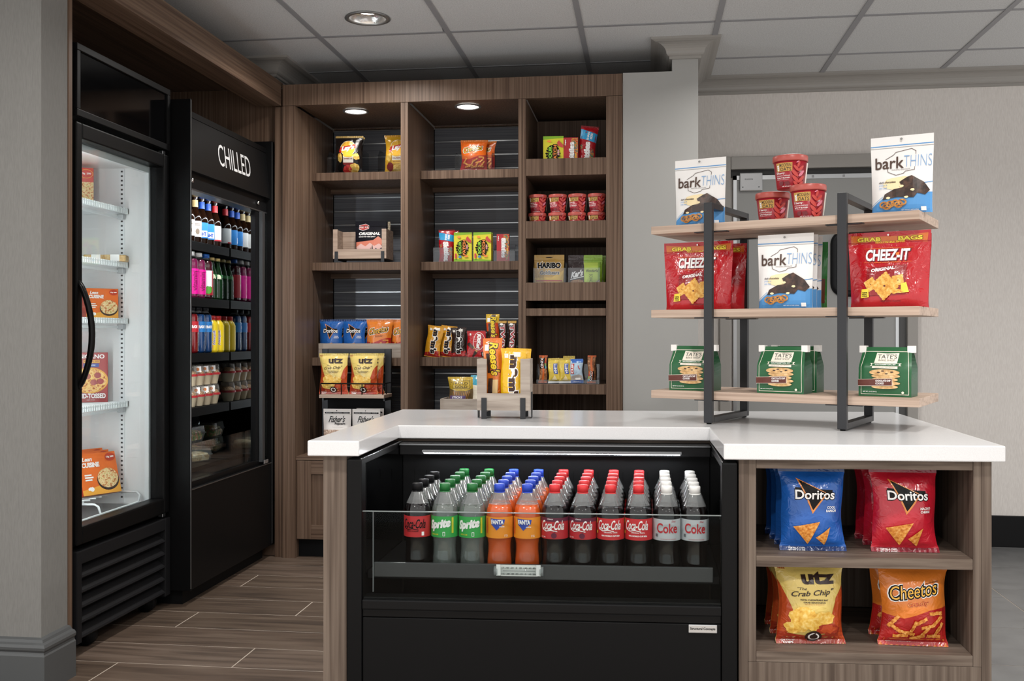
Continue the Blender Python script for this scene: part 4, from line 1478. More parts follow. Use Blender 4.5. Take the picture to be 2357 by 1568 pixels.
def trailmix(w=.085, h=.14, d=.035, seed=7):
    ms = [film('#2c1b1c', 0.3), W_, K_, plain('#b0312c', 0.4), ramp_mat('nut_mix', ('#5d3a20', '#b98a52', '#8a2f22'), (130, 130, 130), 0.4, 4)]
    f = Flat()
    f.text("Kar's", .0, .50 * h, .74 * w, .17 * h, 1, 0.05, 0.3, skew=0.25)
    f.line([(-.38 * w, .35 * h), (.38 * w, .43 * h)], .05 * w, 1)
    f.blob(.05 * w, .26 * h, .40 * w, .09 * h, 4, seed=2)
    f.text('NUT', .1 * w, .12 * h, .5 * w, .09 * h, 1, 0.04)
    return pouch(w, h, d, seed, ms, f)


def pistachio(w=.1, h=.15, d=.04, seed=8):
    ms = [film('#8fb833', 0.3), W_, plain('#2a3312', 0.4), plain('#c3dd5a', 0.4), ramp_mat('pistachio', ('#6e6a58', '#b9b08c', '#d8cfae'), (110, 110, 110), 0.5, 4)]
    f = Flat()
    f.rect(-.48 * w, .02 * h, .28 * w, .80 * h, 3)
    f.blob(.32 * w, .18 * h, .16 * w, .17 * h, 4, seed=4)
    f.text('Wonderful', -.02 * w, .58 * h, .66 * w, .08 * h, 2, 0.02, 0.2)
    f.text('PISTACHIOS', -.08 * w, .26 * h, .46 * h, .17 * w, 2, -0.01, rot=PI / 2)
    return pouch(w, h, d, seed, ms, f)


def pretzels(w=.15, h=.18, d=.06, seed=9):
    ms = [film('#6f5a3a', 0.25), W_, plain('#2b2410', 0.4), film('#b8992c', 0.3), plain('#5f4a78', 0.4), PRETZ, film('#b39a34')]
    f = Flat()
    f.poly([(-.5 * w, .64 * h), (-.2 * w, .56 * h), (.2 * w, .56 * h), (.5 * w, .66 * h), (.5 * w, h), (-.5 * w, h)], 3)
    f.text('ROLD', 0.02 * w, .80 * h, .50 * w, .075 * h, 2, 0.01)
    f.text('GOLD', 0.0 * w, .695 * h, .50 * w, .075 * h, 2, 0.01)
    f.line([(-.34 * w, .64 * h), (-.28 * w, .87 * h), (.34 * w, .88 * h), (.36 * w, .68 * h), (.30 * w, .63 * h)], .012 * w, 2, closed=True)
    for k in range(10):
        a = (k - 5) * .06
        f.line([(a * w - .03 * w, .10 * h), (a * w * 1.2 + .05 * w, .54 * h)], .02 * w, 5)
    f.rect(-.45 * w, .30 * h, .2 * w, .42 * h, 4)
    f.text('STICKS', -.14 * w, .36 * h, .42 * w, .06 * h, 1, 0.03)
    return pillow(w, h, d, seed, ms, f)


def tealbag(w=.15, h=.19, d=.06, seed=10):
    ms = [film('#d8cdb8', 0.3), plain('#6d5f49', 0.4), film('#2f93ab', 0.3), film('#2b8ba3')]
    f = Flat()
    f.poly([(-.5 * w, .72 * h), (.5 * w, .60 * h), (.5 * w, h), (-.5 * w, h)], 2)
    f.line([(-.25 * w, .35 * h), (-.18 * w, .5 * h), (-.12 * w, .4 * h), (0, .52 * h), (.05 * w, .38 * h)], .02 * w, 1)
    return pillow(w, h, d, seed, ms, f)


def popcorn(w=.155, h=.2, d=.05, seed=11):
    ms = [plain('#dcd5d0', 0.4), K_, plain('#ffffff', 0.4), CORN, plain('#8a8078', 0.4)]
    f = Flat()
    f.rect(-.5 * w, .0, .5 * w, .46 * h, 3)
    f.poly(rrect(-.45 * w, .45 * w, .875 * h, .915 * h, .018 * h, 4), 1)
    f.text('Gluten Free  -  3 Simple Ingredients  -  Handmade', 0, .895 * h, .8 * w, .016 * h, 2, 0.01)
    f.ell(-.02 * w, .95 * h, .02 * w, .014 * h, 1, 12)
    f.text("Fisher's", .0, .735 * h, .60 * w, .17 * h, 1, 0.02, 0.45)
    f.text('Popcorn', .12 * w, .61 * h, .38 * w, .085 * h, 1, 0.03)
    f.text("The popcorn you've been looking for", .05 * w, .53 * h, .42 * w, .018 * h, 4, 0.0)
    return pouch(w, h, d, seed, ms, f, wr=0.7)


def share_candy(w=.085, h=.165, d=.03, seed=12, up=True):
    ms = [film('#a8131f', 0.25), W_, plain('#2b9bd0', 0.35), SNACKM, plain('#7c0e16', 0.4)]
    f = Flat()
    f.poly([(-.5 * w, .70 * h), (.5 * w, .62 * h), (.5 * w, .82 * h), (-.5 * w, .92 * h)], 2)
    f.text('SHARE', -.03 * w, .77 * h, .20 * h, .13 * w, 1, 0.04, rot=PI / 2)
    f.text('SIZE', .17 * w, .76 * h, .14 * h, .13 * w, 1, 0.04, rot=PI / 2)
    f.text('Skittles', -.02 * w, .33 * h, .60 * h, .38 * w, 1, 0.08, rot=PI / 2 if up else -PI / 2)
    f.blob(.3 * w, .3 * h, .12 * w, .18 * h, 3, seed=1, amp=.3)
    f.blob(-.36 * w, .5 * h, .07 * w, .06 * h, 3, seed=2, amp=.3)
    return pillow(w, h, d, seed, ms, f, seal=.035)


def candy_carton(up=True, w=.082, h=.155, d=.02):
    ms = [plain('#b0222c', 0.35), W_, SNACKM, plain('#e8a53a', 0.4)]
    f = Flat()
    f.poly([(.0 * w, .55 * h), (.48 * w, .50 * h), (.48 * w, .98 * h), (.05 * w, .98 * h)], 2)
    f.blob(.28 * w, .30 * h, .16 * w, .22 * h, 2, seed=5, amp=.25)
    f.text('Skittles', .05 * w, .5 * h, .72 * h, .36 * w, 1, 0.09, rot=PI / 2 if up else -PI / 2)
    f.text('Original', -.36 * w, .84 * h, .18 * h, .10 * w, 1, 0.06, rot=PI / 2)
    f.rect(.30 * w, .28 * h, .40 * w, .5 * h, 3)
    return carton(w, h, d, ms, f)


def sour(w=.098, h=.155, d=.022):
    ms = [plain('#d8cf2f', 0.35), K_, plain('#8fcf3a', 0.35), plain('#f08a3c', 0.35), plain('#c9463f', 0.4), plain('#7fae22', 0.4), plain('#4a86b8', 0.4), plain('#e9a6b4', 0.4)]
    f = Flat()
    f.poly([(-.5 * w, .90 * h), (.5 * w, .94 * h), (.5 * w, h), (-.5 * w, h)], 5)
    f.poly([(-.5 * w, 0), (.5 * w, 0), (.5 * w, .06 * h), (-.5 * w, .10 * h)], 5)
    r = random.Random(2)
    for k in range(16):
        a = k / 16 * 2 * PI
        f.blob((-.02 + .30 * math.cos(a)) * w, (.48 + .22 * math.sin(a)) * h, .07 * w, .035 * h, 1, seed=k, amp=.3, n=8)
    f.text('SOUR', -.15 * w, .48 * h, .50 * h, .22 * w, 1, 0.16, rot=PI / 2)
    f.text('PATCH', .09 * w, .48 * h, .54 * h, .22 * w, 1, 0.16, rot=PI / 2)
    f.text('SOUR', -.15 * w, .48 * h, .44 * h, .16 * w, 2, 0.04, rot=PI / 2)
    f.text('PATCH', .09 * w, .48 * h, .50 * h, .16 * w, 3, 0.04, rot=PI / 2)
    f.text('KIDS', .25 * w, .5 * h, .16 * h, .09 * w, 7, 0.05, rot=PI / 2)
    f.poly([(.18 * w, .80 * h), (.28 * w, .87 * h), (.36 * w, .80 * h), (.48 * w, .73 * h), (.48 * w, .64 * h), (.34 * w, .67 * h), (.22 * w, .72 * h)], 4)
    f.blob(-.2 * w, .84 * h, .10 * w, .03 * h, 3, seed=3, amp=.3)
    f.blob(-.14 * w, .17 * h, .09 * w, .04 * h, 6, seed=6, amp=.3)
    f.blob(.2 * w, .19 * h, .12 * w, .03 * h, 3, seed=7, amp=.2)
    f.rect(-.43 * w, .12 * h, -.33 * w, .28 * h, 4)
    return carton(w, h, d, ms, f)


def mms(base, w=.088, h=.165, d=.025, seed=13, foot='#a8201f', letter='#3a1c12'):
    ms = [film(base, 0.25), W_, plain(letter, 0.35), film(foot, 0.3), plain('#e8e4dc', 0.4), film(base, 0.25)]
    f = Flat()
    if foot != base:
        f.poly([(-.5 * w, .02 * h), (.5 * w, .02 * h), (.5 * w, .22 * h), (-.5 * w, .13 * h)], 3)
    # word runs down the pack
    f.text("m&m's", .05 * w, .50 * h, .80 * h, .46 * w, 1, 0.13, rot=-PI / 2)
    f.text("m&m's", .05 * w, .50 * h, .77 * h, .40 * w, 2, 0.07, rot=-PI / 2)
    f.rect(-.38 * w, .84 * h, -.22 * w, .91 * h, 4)
    f.rect(.02 * w, .86 * h, .28 * w, .94 * h, 4)
    return pillow(w, h, d, seed, ms, f, seal=.03)


def kitkat(w=.088, h=.135, d=.018):
    ms = [film('#b3131c', 0.25), W_, K_, CHOC, ramp_mat('wafer', ('#a9743f', '#d0a06a'), (150, 150, 150)), film('#8f0e16')]
    f = Flat()
    pts = [(.14 * w + .30 * w * math.cos(a * PI / 12), .60 * h + .33 * h * math.sin(a * PI / 12)) for a in range(24)]
    f.line(pts, .022 * w, 1, closed=True)
    f.text('KitKat', .14 * w, .60 * h, .62 * h, .26 * w, 0, 0.16, 0.25, rot=-PI / 2)
    f.text('KitKat', .14 * w, .60 * h, .58 * h, .21 * w, 1, 0.07, 0.25, rot=-PI / 2)
    f.poly([(-.48 * w, .52 * h), (-.36 * w, .56 * h), (-.08 * w, .38 * h), (-.10 * w, .30 * h), (-.2 * w, .32 * h), (-.48 * w, .46 * h)], 3)
    f.poly([(-.14 * w, .32 * h), (-.08 * w, .40 * h), (-.02 * w, .38 * h), (-.08 * w, .31 * h)], 4)
    f.poly([(-.25 * w, .02 * h), (-.08 * w, .24 * h), (.06 * w, .18 * h), (0, .12 * h), (-.16 * w, .02 * h)], 3)
    f.poly([(-.06 * w, .25 * h), (.02 * w, .28 * h), (.10 * w, .24 * h), (.04 * w, .18 * h)], 4)
    f.rect(.27 * w, .02 * h, .49 * w, .20 * h, 2)
    f.text('KING', .34 * w, .11 * h, .13 * h, .05 * w, 1, 0.04, rot=-PI / 2)
    f.text('SIZE', .42 * w, .11 * h, .13 * h, .05 * w, 1, 0.04, rot=-PI / 2)
    f.rect(-.36 * w, .82 * h, -.28 * w, .90 * h, 1)
    return pillow(w, h, d, 14, ms, f, seal=.02, pinch=.02, wr=.4)


def twix(w=.058, h=.195, d=.024, seed=15):
    ms = [film('#3a2018', 0.25), W_, film('#a3202a', 0.3), film('#c79a4a', 0.25), film('#c79a4a', 0.25)]
    f = Flat()
    f.rect(-.5 * w, .93 * h, .5 * w, h, 3)
    f.text('TWIX', .0, .50 * h, .80 * h, .62 * w, 1, 0.09, rot=-PI / 2)
    f.text('TWIX', .0, .50 * h, .78 * h, .54 * w, 2, 0.03, rot=-PI / 2)
    f.blob(-.1 * w, .90 * h, .22 * w, .03 * h, 1, seed=3)
    return pillow(w, h, d, seed, ms, f, seal=.03)


def reeses(w=.062, h=.21, d=.022, seed=16, col='#e2761f', topcol=None):
    ms = [film(col, 0.25), W_, plain('#2f1a10', 0.35), plain('#f0cf2c', 0.35), CHOC, plain('#e9c98e', 0.4), film(topcol or col, 0.25)]
    f = Flat()
    if topcol:
        f.rect(-.5 * w, .80 * h, .5 * w, h, 6)
        f.rect(-.1 * w, .80 * h, .22 * w, h, 2)
        f.rect(-.5 * w, .12 * h, -.22 * w, .60 * h, 4)
    f.text("Reese's", .08 * w, .70 * h, .50 * h, .54 * w, 2, 0.10, 0.2, rot=-PI / 2)
    f.text("Reese's", .08 * w, .70 * h, .485 * h, .47 * w, 3, 0.03, 0.2, rot=-PI / 2)
    f.rect(-.40 * w, .82 * h, -.18 * w, .91 * h, 1)
    f.rect(-.34 * w, .50 * h, -.18 * w, .78 * h, 2)
    f.rect(-.30 * w, .10 * h, -.06 * w, .42 * h, 4)
    f.rect(-.06 * w, .10 * h, .22 * w, .40 * h, 5)
    return pillow(w, h, d, seed, ms, f, seal=.03, pinch=.04, wr=.6)


def kind_bar(up=True, w=.042, h=.135, d=.018):
    ms = [ramp_mat('nut_bar', ('#4b2a19', '#8a5530', '#b98a5a'), (110, 110, 110), 0.3, 4), W_, plain('#0f0f10', 0.4), plain('#c05a1f', 0.35), plain('#4f93ad', 0.4), plain('#b53a26', 0.4), plain('#7f9a3e', 0.4), film('#b5521c')]
    f = Flat()
    f.rect(-.12 * w, 0, .12 * w, h, 3)
    a, b = (.52, .90) if up else (.06, .44)
    f.rect(-.46 * w, a * h, .26 * w, b * h, 2)
    for k, m in enumerate((4, 6, 5, 3)):
        f.rect((.26 if up else -.46) * w, (a + k * .095) * h, (.46 if up else -.26) * w, (a + (k + 1) * .095) * h, m)
    f.text('KIND', -.10 * w, (a + b) / 2 * h, .34 * h, .36 * w, 1, 0.0, rot=-PI / 2 if up else PI / 2)
    return pillow(w, h, d, 17, ms, f, seal=.06, pinch=.15, wr=.5)


def luna_bar(w=.062, h=.125, d=.02):
    ms = [film('#cdb13c', 0.3), W_, plain('#3450a0', 0.4), plain('#d8c69a', 0.4), film('#b79c2d')]
    f = Flat()
    f.rect(-.02 * w, .36 * h, .34 * w, .78 * h, 2)
    f.text('LUNA', .16 * w, .57 * h, .38 * h, .24 * w, 1, 0.03, rot=-PI / 2)
    f.poly([(-.25 * w, .12 * h), (.25 * w, .12 * h), (.02 * w, .32 * h)], 3)
    f.rect(-.5 * w, 0, .5 * w, .07 * h, 1)
    return pillow(w, h, d, 18, ms, f, seal=.08, pinch=.08)


def clif_bar(w=.068, h=.125, d=.02):
    ms = [film('#a9c0d2', 0.3), W_, plain('#b5302d', 0.4), film('#2f63b4', 0.3), plain('#a89f98', 0.4), film('#2f63b4', 0.3)]
    f = Flat()
    f.rect(-.5 * w, .84 * h, .5 * w, h, 3)
    f.rect(-.5 * w, 0, .5 * w, .12 * h, 3)
    f.poly([(-.46 * w, .12 * h), (.46 * w, .12 * h), (.46 * w, .30 * h), (.2 * w, .36 * h), (-.46 * w, .28 * h)], 4)
    f.rect(-.42 * w, .38 * h, -.17 * w, .80 * h, 2)
    f.text('CLIF', -.295 * w, .59 * h, .37 * h, .17 * w, 1, 0.04, rot=PI / 2)
    f.poly(rrect(-.12 * w, .3 * w, .14 * h, .22 * h, .03 * h, 3), 1)
    f.line([(.15 * w, .72 * h), (.22 * w, .62 * h), (.32 * w, .58 * h)], .05 * w, 2)
    f.text('CHOCOLATE CHIP', .05 * w, .06 * h, .6 * w, .04 * h, 1, 0.02)
    return pillow(w, h, d, 19, ms, f, seal=.08, pinch=.08)


# ---------------------------------------------------------------- oatmeal cup
def oat_cup(R=.056, h=.105):
    r0 = R * .78
    ms = [plain('#a3222f', 0.35), W_, plain('#c79a4a', 0.4), plain('#3b2a1a', 0.4), plain('#c4443c', 0.4), plain('#d97b8f', 0.4), plain('#6f141f', 0.4), plain('#e4dcd2', 0.4)]
    zt = h * .82

    def rad(z):
        return r0 + (R * .97 - r0) * z / zt

    mb = MB().lathe([(r0 * .96, 0), (r0, .002), (R * .97, zt)], 36)
    f = Flat()
    # arc length coordinates at mid height
    Rm = (r0 + R) / 2

    def F(x, y, z):
        r_ = rad(y) + z
        a = x / Rm
        return (r_ * math.sin(a), -r_ * math.cos(a), y)
    f.rect(-.045, .052, .008, .079, 2)
    f.text('MODERN', -.0135, .0715, .036, .010, 3, 0.01)
    f.text('OATS', -.0125, .0585, .034, .011, 3, 0.01)
    for k in range(3):
        f.poly([(-.040, .056 + k * .006), (-.0365, .053 + k * .006), (-.033, .056 + k * .006), (-.033, .061 + k * .006), (-.0365, .058 + k * .006), (-.040, .061 + k * .006)], 1)
    f.text('5 berry', -.030, .0455, .030, .008, 1, 0.02)
    f.text('premium oatmeal', -.022, .038, .045, .006, 1, 0.0)
    f.text('4g fiber & 5g protein', -.022, .0315, .045, .0052, 1, 0.03)
    f.text('Nuts, grains, seeds & more', -.024, .0265, .042, .003, 1, 0.0)
    f.blob(-.028, .014, .008, .008, 6, seed=1, amp=.3)
    f.blob(-.008, .014, .008, .007, 6, seed=2, amp=.3)
    f.text('NET WT 2.3 OZ (65g)', -.005, .004, .04, .0035, 1, 0.02)
    for k, (x, y, a, s, m) in enumerate(((.026, .073, 1.3, .010, 4), (.02, .060, 2.3, .012, 4), (.034, .060, .8, .012, 4), (.016, .044, 2.3, .014, 4), (.036, .044, .8, .013, 5), (.018, .026, 2.3, .015, 4), (.036, .026, .8, .015, 4), (.02, .010, 2.3, .013, 4), (.034, .010, .8, .013, 4), (.022, .080, .6, .005, 5))):
        f.ell(x, y, s, s * .36, m, 14, a)
    f.rect(.0535, .008, .062, .078, 7)
    f.lay(mb, F, 0, step=0.006)
    lid = MB().lathe([(R * .975, zt - .001), (R * 1.02, zt - .001), (R * 1.035, zt + .003), (R * 1.035, h - .004), (R * 1.01, h - .001), (R * .96, h), (R * .94, h - .003), (R * .2, h - .003)], 40)
    return [('cup', mb.mesh('cup', ms), None), ('lid', lid.mesh('lid', plain('#b5544b', 0.35)), 'dusty red plastic lid')]


# ---------------------------------------------------------------- square-bottomed cookie bag with clipped top
def cookie_bag(w=.145, h=.145, d=.075):
    ms = [plain('#1f5a34', 0.35), W_, plain('#4a4f4b', 0.4), COOK, plain('#5e2c22', 0.4), CHOC, plain('#e9dfcf', 0.4), plain('#17472a', 0.4)]
    hs = h * .60

    def half(z):
        return d / 2 if z <= hs else d / 2 + (.006 - d / 2) * ((z - hs) / (h - hs)) ** 0.9

    def wid(z):
        return 1.0 if z <= hs else 1 - .085 * ((z - hs) / (h - hs))

    def F(x, y, z, side=-1):
        n = noise.noise(Vector((x * 30, y * 26, side * 2.0))) * .003
        bul = .006 * math.sin(PI * min(1, y / h)) * math.cos(PI * x / w)
        return (x * wid(y), side * (half(y) + bul + n + z), y)
    nx, ny = 12, 14
    us = [(-.5 + i / nx) * w for i in range(nx + 1)]
    vs = [h * i / ny for i in range(ny + 1)]
    mb = MB()
    mb.grid(lambda x, y: F(x, y, 0), us, vs, 0)
    mb.grid(lambda x, y: F(x, y, 0, 1), us, vs, 0)
    for sx in (-1, 1):
        rows_ = []
        for y in vs:
            t = max(0, (y - hs * .55) / (h - hs * .55))
            fx_ = F(sx * w / 2, y, 0)
            bx_ = F(sx * w / 2, y, 0, 1)
            rows_.append([fx_, (fx_[0] - sx * .034 * t, 0, y), bx_])
        vv = [p for r_ in rows_ for p in r_]
        mb.add(vv, [(j * 3 + i, j * 3 + i + 1, j * 3 + i + 4, j * 3 + i + 3) for j in range(ny) for i in range(2)], 7)
    bt = [F(x, 0, 0) for x in us] + [F(x, 0, 0, 1) for x in reversed(us)]
    mb.add(bt, [tuple(range(len(bt)))], 0)
    f = Flat()
    a, b = .43 * w, .045 * h
    f.line([(-a, .91 * h), (-a - .02 * w, .6 * h), (-a - .02 * w, b), (a + .02 * w, b), (a + .02 * w, .6 * h), (a, .91 * h)], .010 * w, 6, closed=True)
    f.poly([(-.21 * w, .68 * h), (.23 * w, .67 * h), (.26 * w, .88 * h), (.02 * w, .87 * h), (-.19 * w, .885 * h)], 6)
    f.text("TATE'S", .03 * w, .81 * h, .38 * w, .085 * h, 2, 0.01)
    f.text('BAKE SHOP', .03 * w, .735 * h, .32 * w, .035 * h, 2, 0.0)
    f.poly([(-.28 * w, .62 * h), (.32 * w, .62 * h), (.29 * w, .645 * h), (.32 * w, .675 * h), (-.28 * w, .675 * h), (-.25 * w, .645 * h)], 6)
    f.poly([(-.24 * w, .624 * h), (.27 * w, .624 * h), (.27 * w, .67 * h), (-.24 * w, .67 * h)], 0)
    f.text('SOUTHAMPTON, NY', .015 * w, .648 * h, .40 * w, .024 * h, 1, 0.03)
    f.poly([(-.23 * w, .575 * h), (.25 * w, .565 * h), (.25 * w, .612 * h), (-.23 * w, .615 * h)], 6)
    f.text('UNIQUELY CRISPY   DEEPLY DELICIOUS', .01 * w, .595 * h, .38 * w, .014 * h, 2, 0.0)
    for k in range(4, -1, -1):
        y = .20 + k * .072
        rx = .28 if k == 4 else .25 + (.02 if k % 2 else 0)
        f.ell((.01 + (.02 if k % 2 else -.0)) * w, y * h, rx * w, (.068 if k == 4 else .045) * h, 3, 26)
        if k == 4:
            for q, (x, yy) in enumerate(((-.1, .49), (.05, .47), (.15, .50), (-.02, .52))):
                f.blob(x * w, yy * h, .03 * w, .012 * h, 5, seed=q)
    # lowest cookies over the upper ones would hide them: repaint top cookie last
    f.ell(.0 * w, .49 * h, .28 * w, .066 * h, 3, 26)
    for q, (x, yy) in enumerate(((-.1, .49), (.05, .465), (.15, .50), (-.02, .52))):
        f.blob(x * w, yy * h, .03 * w, .012 * h, 5, seed=q)
    f.poly([(-.5 * w, .205 * h), (.16 * w, .225 * h), (.16 * w, .375 * h), (-.5 * w, .345 * h)], 6)
    f.poly([(-.5 * w, .212 * h), (.152 * w, .231 * h), (.152 * w, .368 * h), (-.5 * w, .338 * h)], 4)
    f.text('CHOCOLATE CHIP', -.015 * w, .322 * h, .29 * w, .04 * h, 1, 0.03, skew=0.03)
    f.text('COOKIES', -.08 * w, .268 * h, .16 * w, .04 * h, 1, 0.03, skew=0.03)
    f.text('NET WT. 3.5 OZ (99 G)', -.27 * w, .095 * h, .26 * w, .026 * h, 1, 0.02)
    f.ell(.35 * w, .09 * h, .025 * w, .025 * w, 6, 14)
    pm = MB()
    f.lay(pm, F, 0, step=0.011)
    proto = [('paper_bag', mb.mesh('paper_bag', ms), None), ('printed_front', pm.mesh('printed_front', ms), None)]
    for sx in (-1, 1):
        x = sx * w * wid(h) / 2
        proto.append(('white_tab', MB().box(x - .011, x + .009, -.014, .012, h - .017, h + .004, b=.001).mesh('white_tab', plain('#e9e6e2', 0.5)), 'white tin-tie tab'))
    return proto


# ---------------------------------------------------------------- soda bottles
SODA = [(.024, 0), (.031, .003), (.0335, .012), (.0332, .03), (.0312, .052), (.0312, .072), (.0345, .088), (.0358, .096), (.0358, .158), (.0345, .168), (.0295, .183), (.0225, .200), (.0165, .2125), (.0138, .2165), (.0138, .224)]
SODA = [(r * 1.055, z) for r, z in SODA[:11]] + SODA[11:]


def soda(labcol, flat_fn, extra, drink, capcol, shell=None, fill=.188):
    R = .0378
    f = Flat()
    flat_fn(f)
    return bottle(SODA, R, (.092, .150), [plain(labcol, 0.35)] + extra, f, drink, shell or SHELL, fill, (.0152, .2165, .2365), plain(capcol, 0.4))


COLA = plain('#0b0606', 0.12, name='cola')


def _script(f, s1, y, m, wd=.066, ht=.026):
    f.text(s1, 0, y, wd, ht, m, 0.018, 0.38)
    f.line([(-.03, y - .012), (-.018, y - .0165), (-.004, y - .0135), (.012, y - .017)], .0022, m)


def fl_zero(f):
    _script(f, 'Coca-Cola', .129, 1)
    f.text('ZERO SUGAR', -.004, .1085, .034, .0036, 1, 0.02)
    f.rect(.021, .0965, .028, .107, 2)


def fl_cherry(f):
    f.rect(-.112, .140, .112, .150, 3)
    _script(f, 'Coca-Cola', .130, 1)
    f.text('Cherry', -.006, .1465, .016, .0045, 1, 0.02, 0.3)
    f.ell(.004, .102, .0075, .0075, 3, 18)
    f.line([(.004, .108), (.007, .114)], .0012, 3)
    f.text('EST 1886', -.026, .0975, .014, .003, 1, 0.0)


def fl_coke(f):
    _script(f, 'Coca-Cola', .1325, 1)
    f.text('ORIGINAL TASTE', .004, .1125, .036, .0034, 1, 0.02)
    f.text('FIFA WORLD CUP 2026', .004, .1035, .05, .0042, 1, 0.05)
    f.rect(-.040, .136, -.036, .149, 2)
    f.rect(-.041, .108, -.034, .116, 2)


def fl_diet(f):
    f.text('Coke', 0, .126, .058, .027, 1, 0.02)
    f.text('Diet', .018, .1445, .012, .005, 1, 0.0, 0.35)
    f.text('NO SUGAR NO CALORIES', .004, .0965, .042, .0026, 1, 0.0)
    f.rect(-.033, .102, -.026, .11, 2)


def fl_sprite(f):
    f.text('Sprite', -.004, .1265, .064, .032, 1, 0.06, 0.2, skew=0.14)
    f.rect(.031, .104, .037, .147, 2)
    f.text('LEMON-LIME', -.017, .1005, .022, .0042, 2, 0.02)
    f.rect(.006, .0965, .0125, .108, 1)
    f.rect(.0072, .0975, .0113, .1065, 0)


def fl_fanta(f):
    f.poly([(-.017, .128), (.018, .130), (.021, .144), (-.02, .146)], 2)
    f.poly([(-.016, .129), (-.002, .114), (.014, .129)], 2)
    f.text('FANTA', 0, .137, .034, .0125, 1, 0.05)
    f.text('orange', .012, .1235, .014, .0045, 1, 0.02, 0.2)
    f.rect(-.034, .104, -.030, .146, 3)
    f.text('0.7 CAL', .024, .100, .01, .006, 1, 0.0)


ORG = plain('#d2571a', 0.2, name='orange_soda')
SODAP = {
    'zero': soda('#b8252a', fl_zero, [K_, W_], COLA, '#141416', fill=.182),
    'sprite': soda('#2f9b46', fl_sprite, [W_, plain('#c3c22c', 0.4)], clear('lemon_soda', '#e6eae6', 0.02, 0.05, 0.22, '#b4bab5'), '#12602a', SHELL, .18),
    'fanta': soda('#e08a1e', fl_fanta, [W_, plain('#2742a0', 0.4), plain('#c6481c', 0.4)], ORG, '#1d3fae', None, .182),
    'cherry': soda('#b4232c', fl_cherry, [W_, plain('#e0b83a', 0.4), plain('#5b1030', 0.4)], COLA, '#c32a2e', fill=.178),
    'coke': soda('#c2272d', fl_coke, [W_, plain('#e0b83a', 0.4)], COLA, '#c32a2e', fill=.176),
    'diet': soda('#b3b6b9', fl_diet, [plain('#b3202a', 0.4), plain('#5c5f62', 0.4)], COLA, '#dcdcda', fill=.182),
}

# ---------------------------------------------------------------- bottles of the chilled case
BEER = [(.022, 0), (.029, .003), (.0305, .01), (.0305, .115), (.029, .128), (.022, .148), (.0155, .165), (.0135, .19), (.0132, .215), (.0145, .218), (.0145, .2235)]
AMBER = plain('#1c0d06', 0.1, name='amber_glass')
GREENG = plain('#0c2a12', 0.1, name='green_glass')


def beer(labcol, necks, capcol, flat_fn=None, extra=None, glass=None):
    f = Flat()
    if flat_fn:
        flat_fn(f)
    p = bottle(BEER, .0305, (.03, .105), [plain(labcol, 0.4)] + (extra or []), f, None, glass or AMBER, .1, (.0145, .2235, .2305), plain(capcol, 0.35))
    if necks:
        p.append(('neck_label', MB().lathe([(.0152, .172), (.0143, .205)], 20, cap=False).mesh('neck_label', plain(necks, 0.4)), None))
    return p


BEERP = [
    beer('#e9e6e0', '#c9ad77', '#6b5a3a', lambda f: (f.ell(.008, .055, .010, .014, 1, 16), f.line([(-.004, .085), (.020, .085)], .004, 1), f.line([(-.004, .092), (.020, .092)], .003, 1)), [plain('#8a7a6a', 0.4)]),
    beer('#2f86cf', '#1d4fb0', '#1a2f66', lambda f: (f.rect(-.03, .036, .03, .066, 1), f.text('LIGHT', 0, .05, .045, .018, 2, 0.06)), [W_, plain('#2450b0', 0.4)]),
    beer('#e4e2de', '#c22028', '#5a1c18', lambda f: (f.rect(-.05, .03, -.02, .105, 1), f.rect(-.02, .03, .05, .036, 1)), [plain('#b81f2e', 0.4)]),
]
WIDE = [(.026, 0), (.034, .004), (.036, .012), (.036, .14), (.0345, .15), (.0335, .156), (.035, .162), (.0325, .18), (.024, .192), (.0175, .197), (.0175, .203)]


def wide(labcol, drinkcol, capcol, flat_fn=None, extra=None, lab=(.02, .138)):
    f = Flat()
    if flat_fn:
        flat_fn(f)
    return bottle(WIDE, .036, lab, [plain(labcol, 0.35)] + (extra or []), f, plain(drinkcol, 0.15), clear('clear_pet_shell'), .185, (.0185, .203, .219), plain(capcol, 0.4))


WIDEP = {
    'pink': wide('#d6108f', '#7a1c4c', '#ececec', lambda f: (f.text('vitamin', .010, .08, .09, .026, 1, 0.03, rot=PI / 2), f.rect(-.05, .125, .05, .127, 1)), [plain('#8a0a58', 0.4)]),
    'tea': wide('#9a1f2c', '#40101c', '#1f62b8', lambda f: (f.rect(-.02, .06, .02, .138, 1), f.blob(.0, .045, .02, .02, 2, seed=1)), [plain('#e6e6ea', 0.4), plain('#4d9a33', 0.4)]),
    'blue': wide('#2473b8', '#123f74', '#16171a', lambda f: f.text('POWERADE', 0, .125, .06, .014, 1, 0.05), [W_], (.10, .15)),
    'red': wide('#b3202b', '#7a0d15', '#16171a', lambda f: f.text('POWERADE', 0, .125, .06, .014, 1, 0.05), [W_], (.10, .15)),
}
SPARK = [(.02, 0), (.027, .003), (.0285, .012), (.0285, .09), (.027, .11), (.021, .14), (.014, .165), (.0115, .18), (.0115, .197)]
fsp = Flat()
fsp.ell(0, .105, .016, .022, 1, 18)
SPARKP = bottle(SPARK, .0262, (.084, .126), [plain('#2c6b38', 0.4), plain('#e4e6c8', 0.4)], fsp, None, GREENG, .1, (.0138, .197, .208), plain('#d2b878', 0.35))
SHAKE = [(.026, 0), (.033, .003), (.034, .012), (.034, .05), (.032, .055), (.034, .06), (.034, .10), (.032, .105), (.034, .11), (.033, .135), (.027, .15), (.019, .158), (.019, .163)]


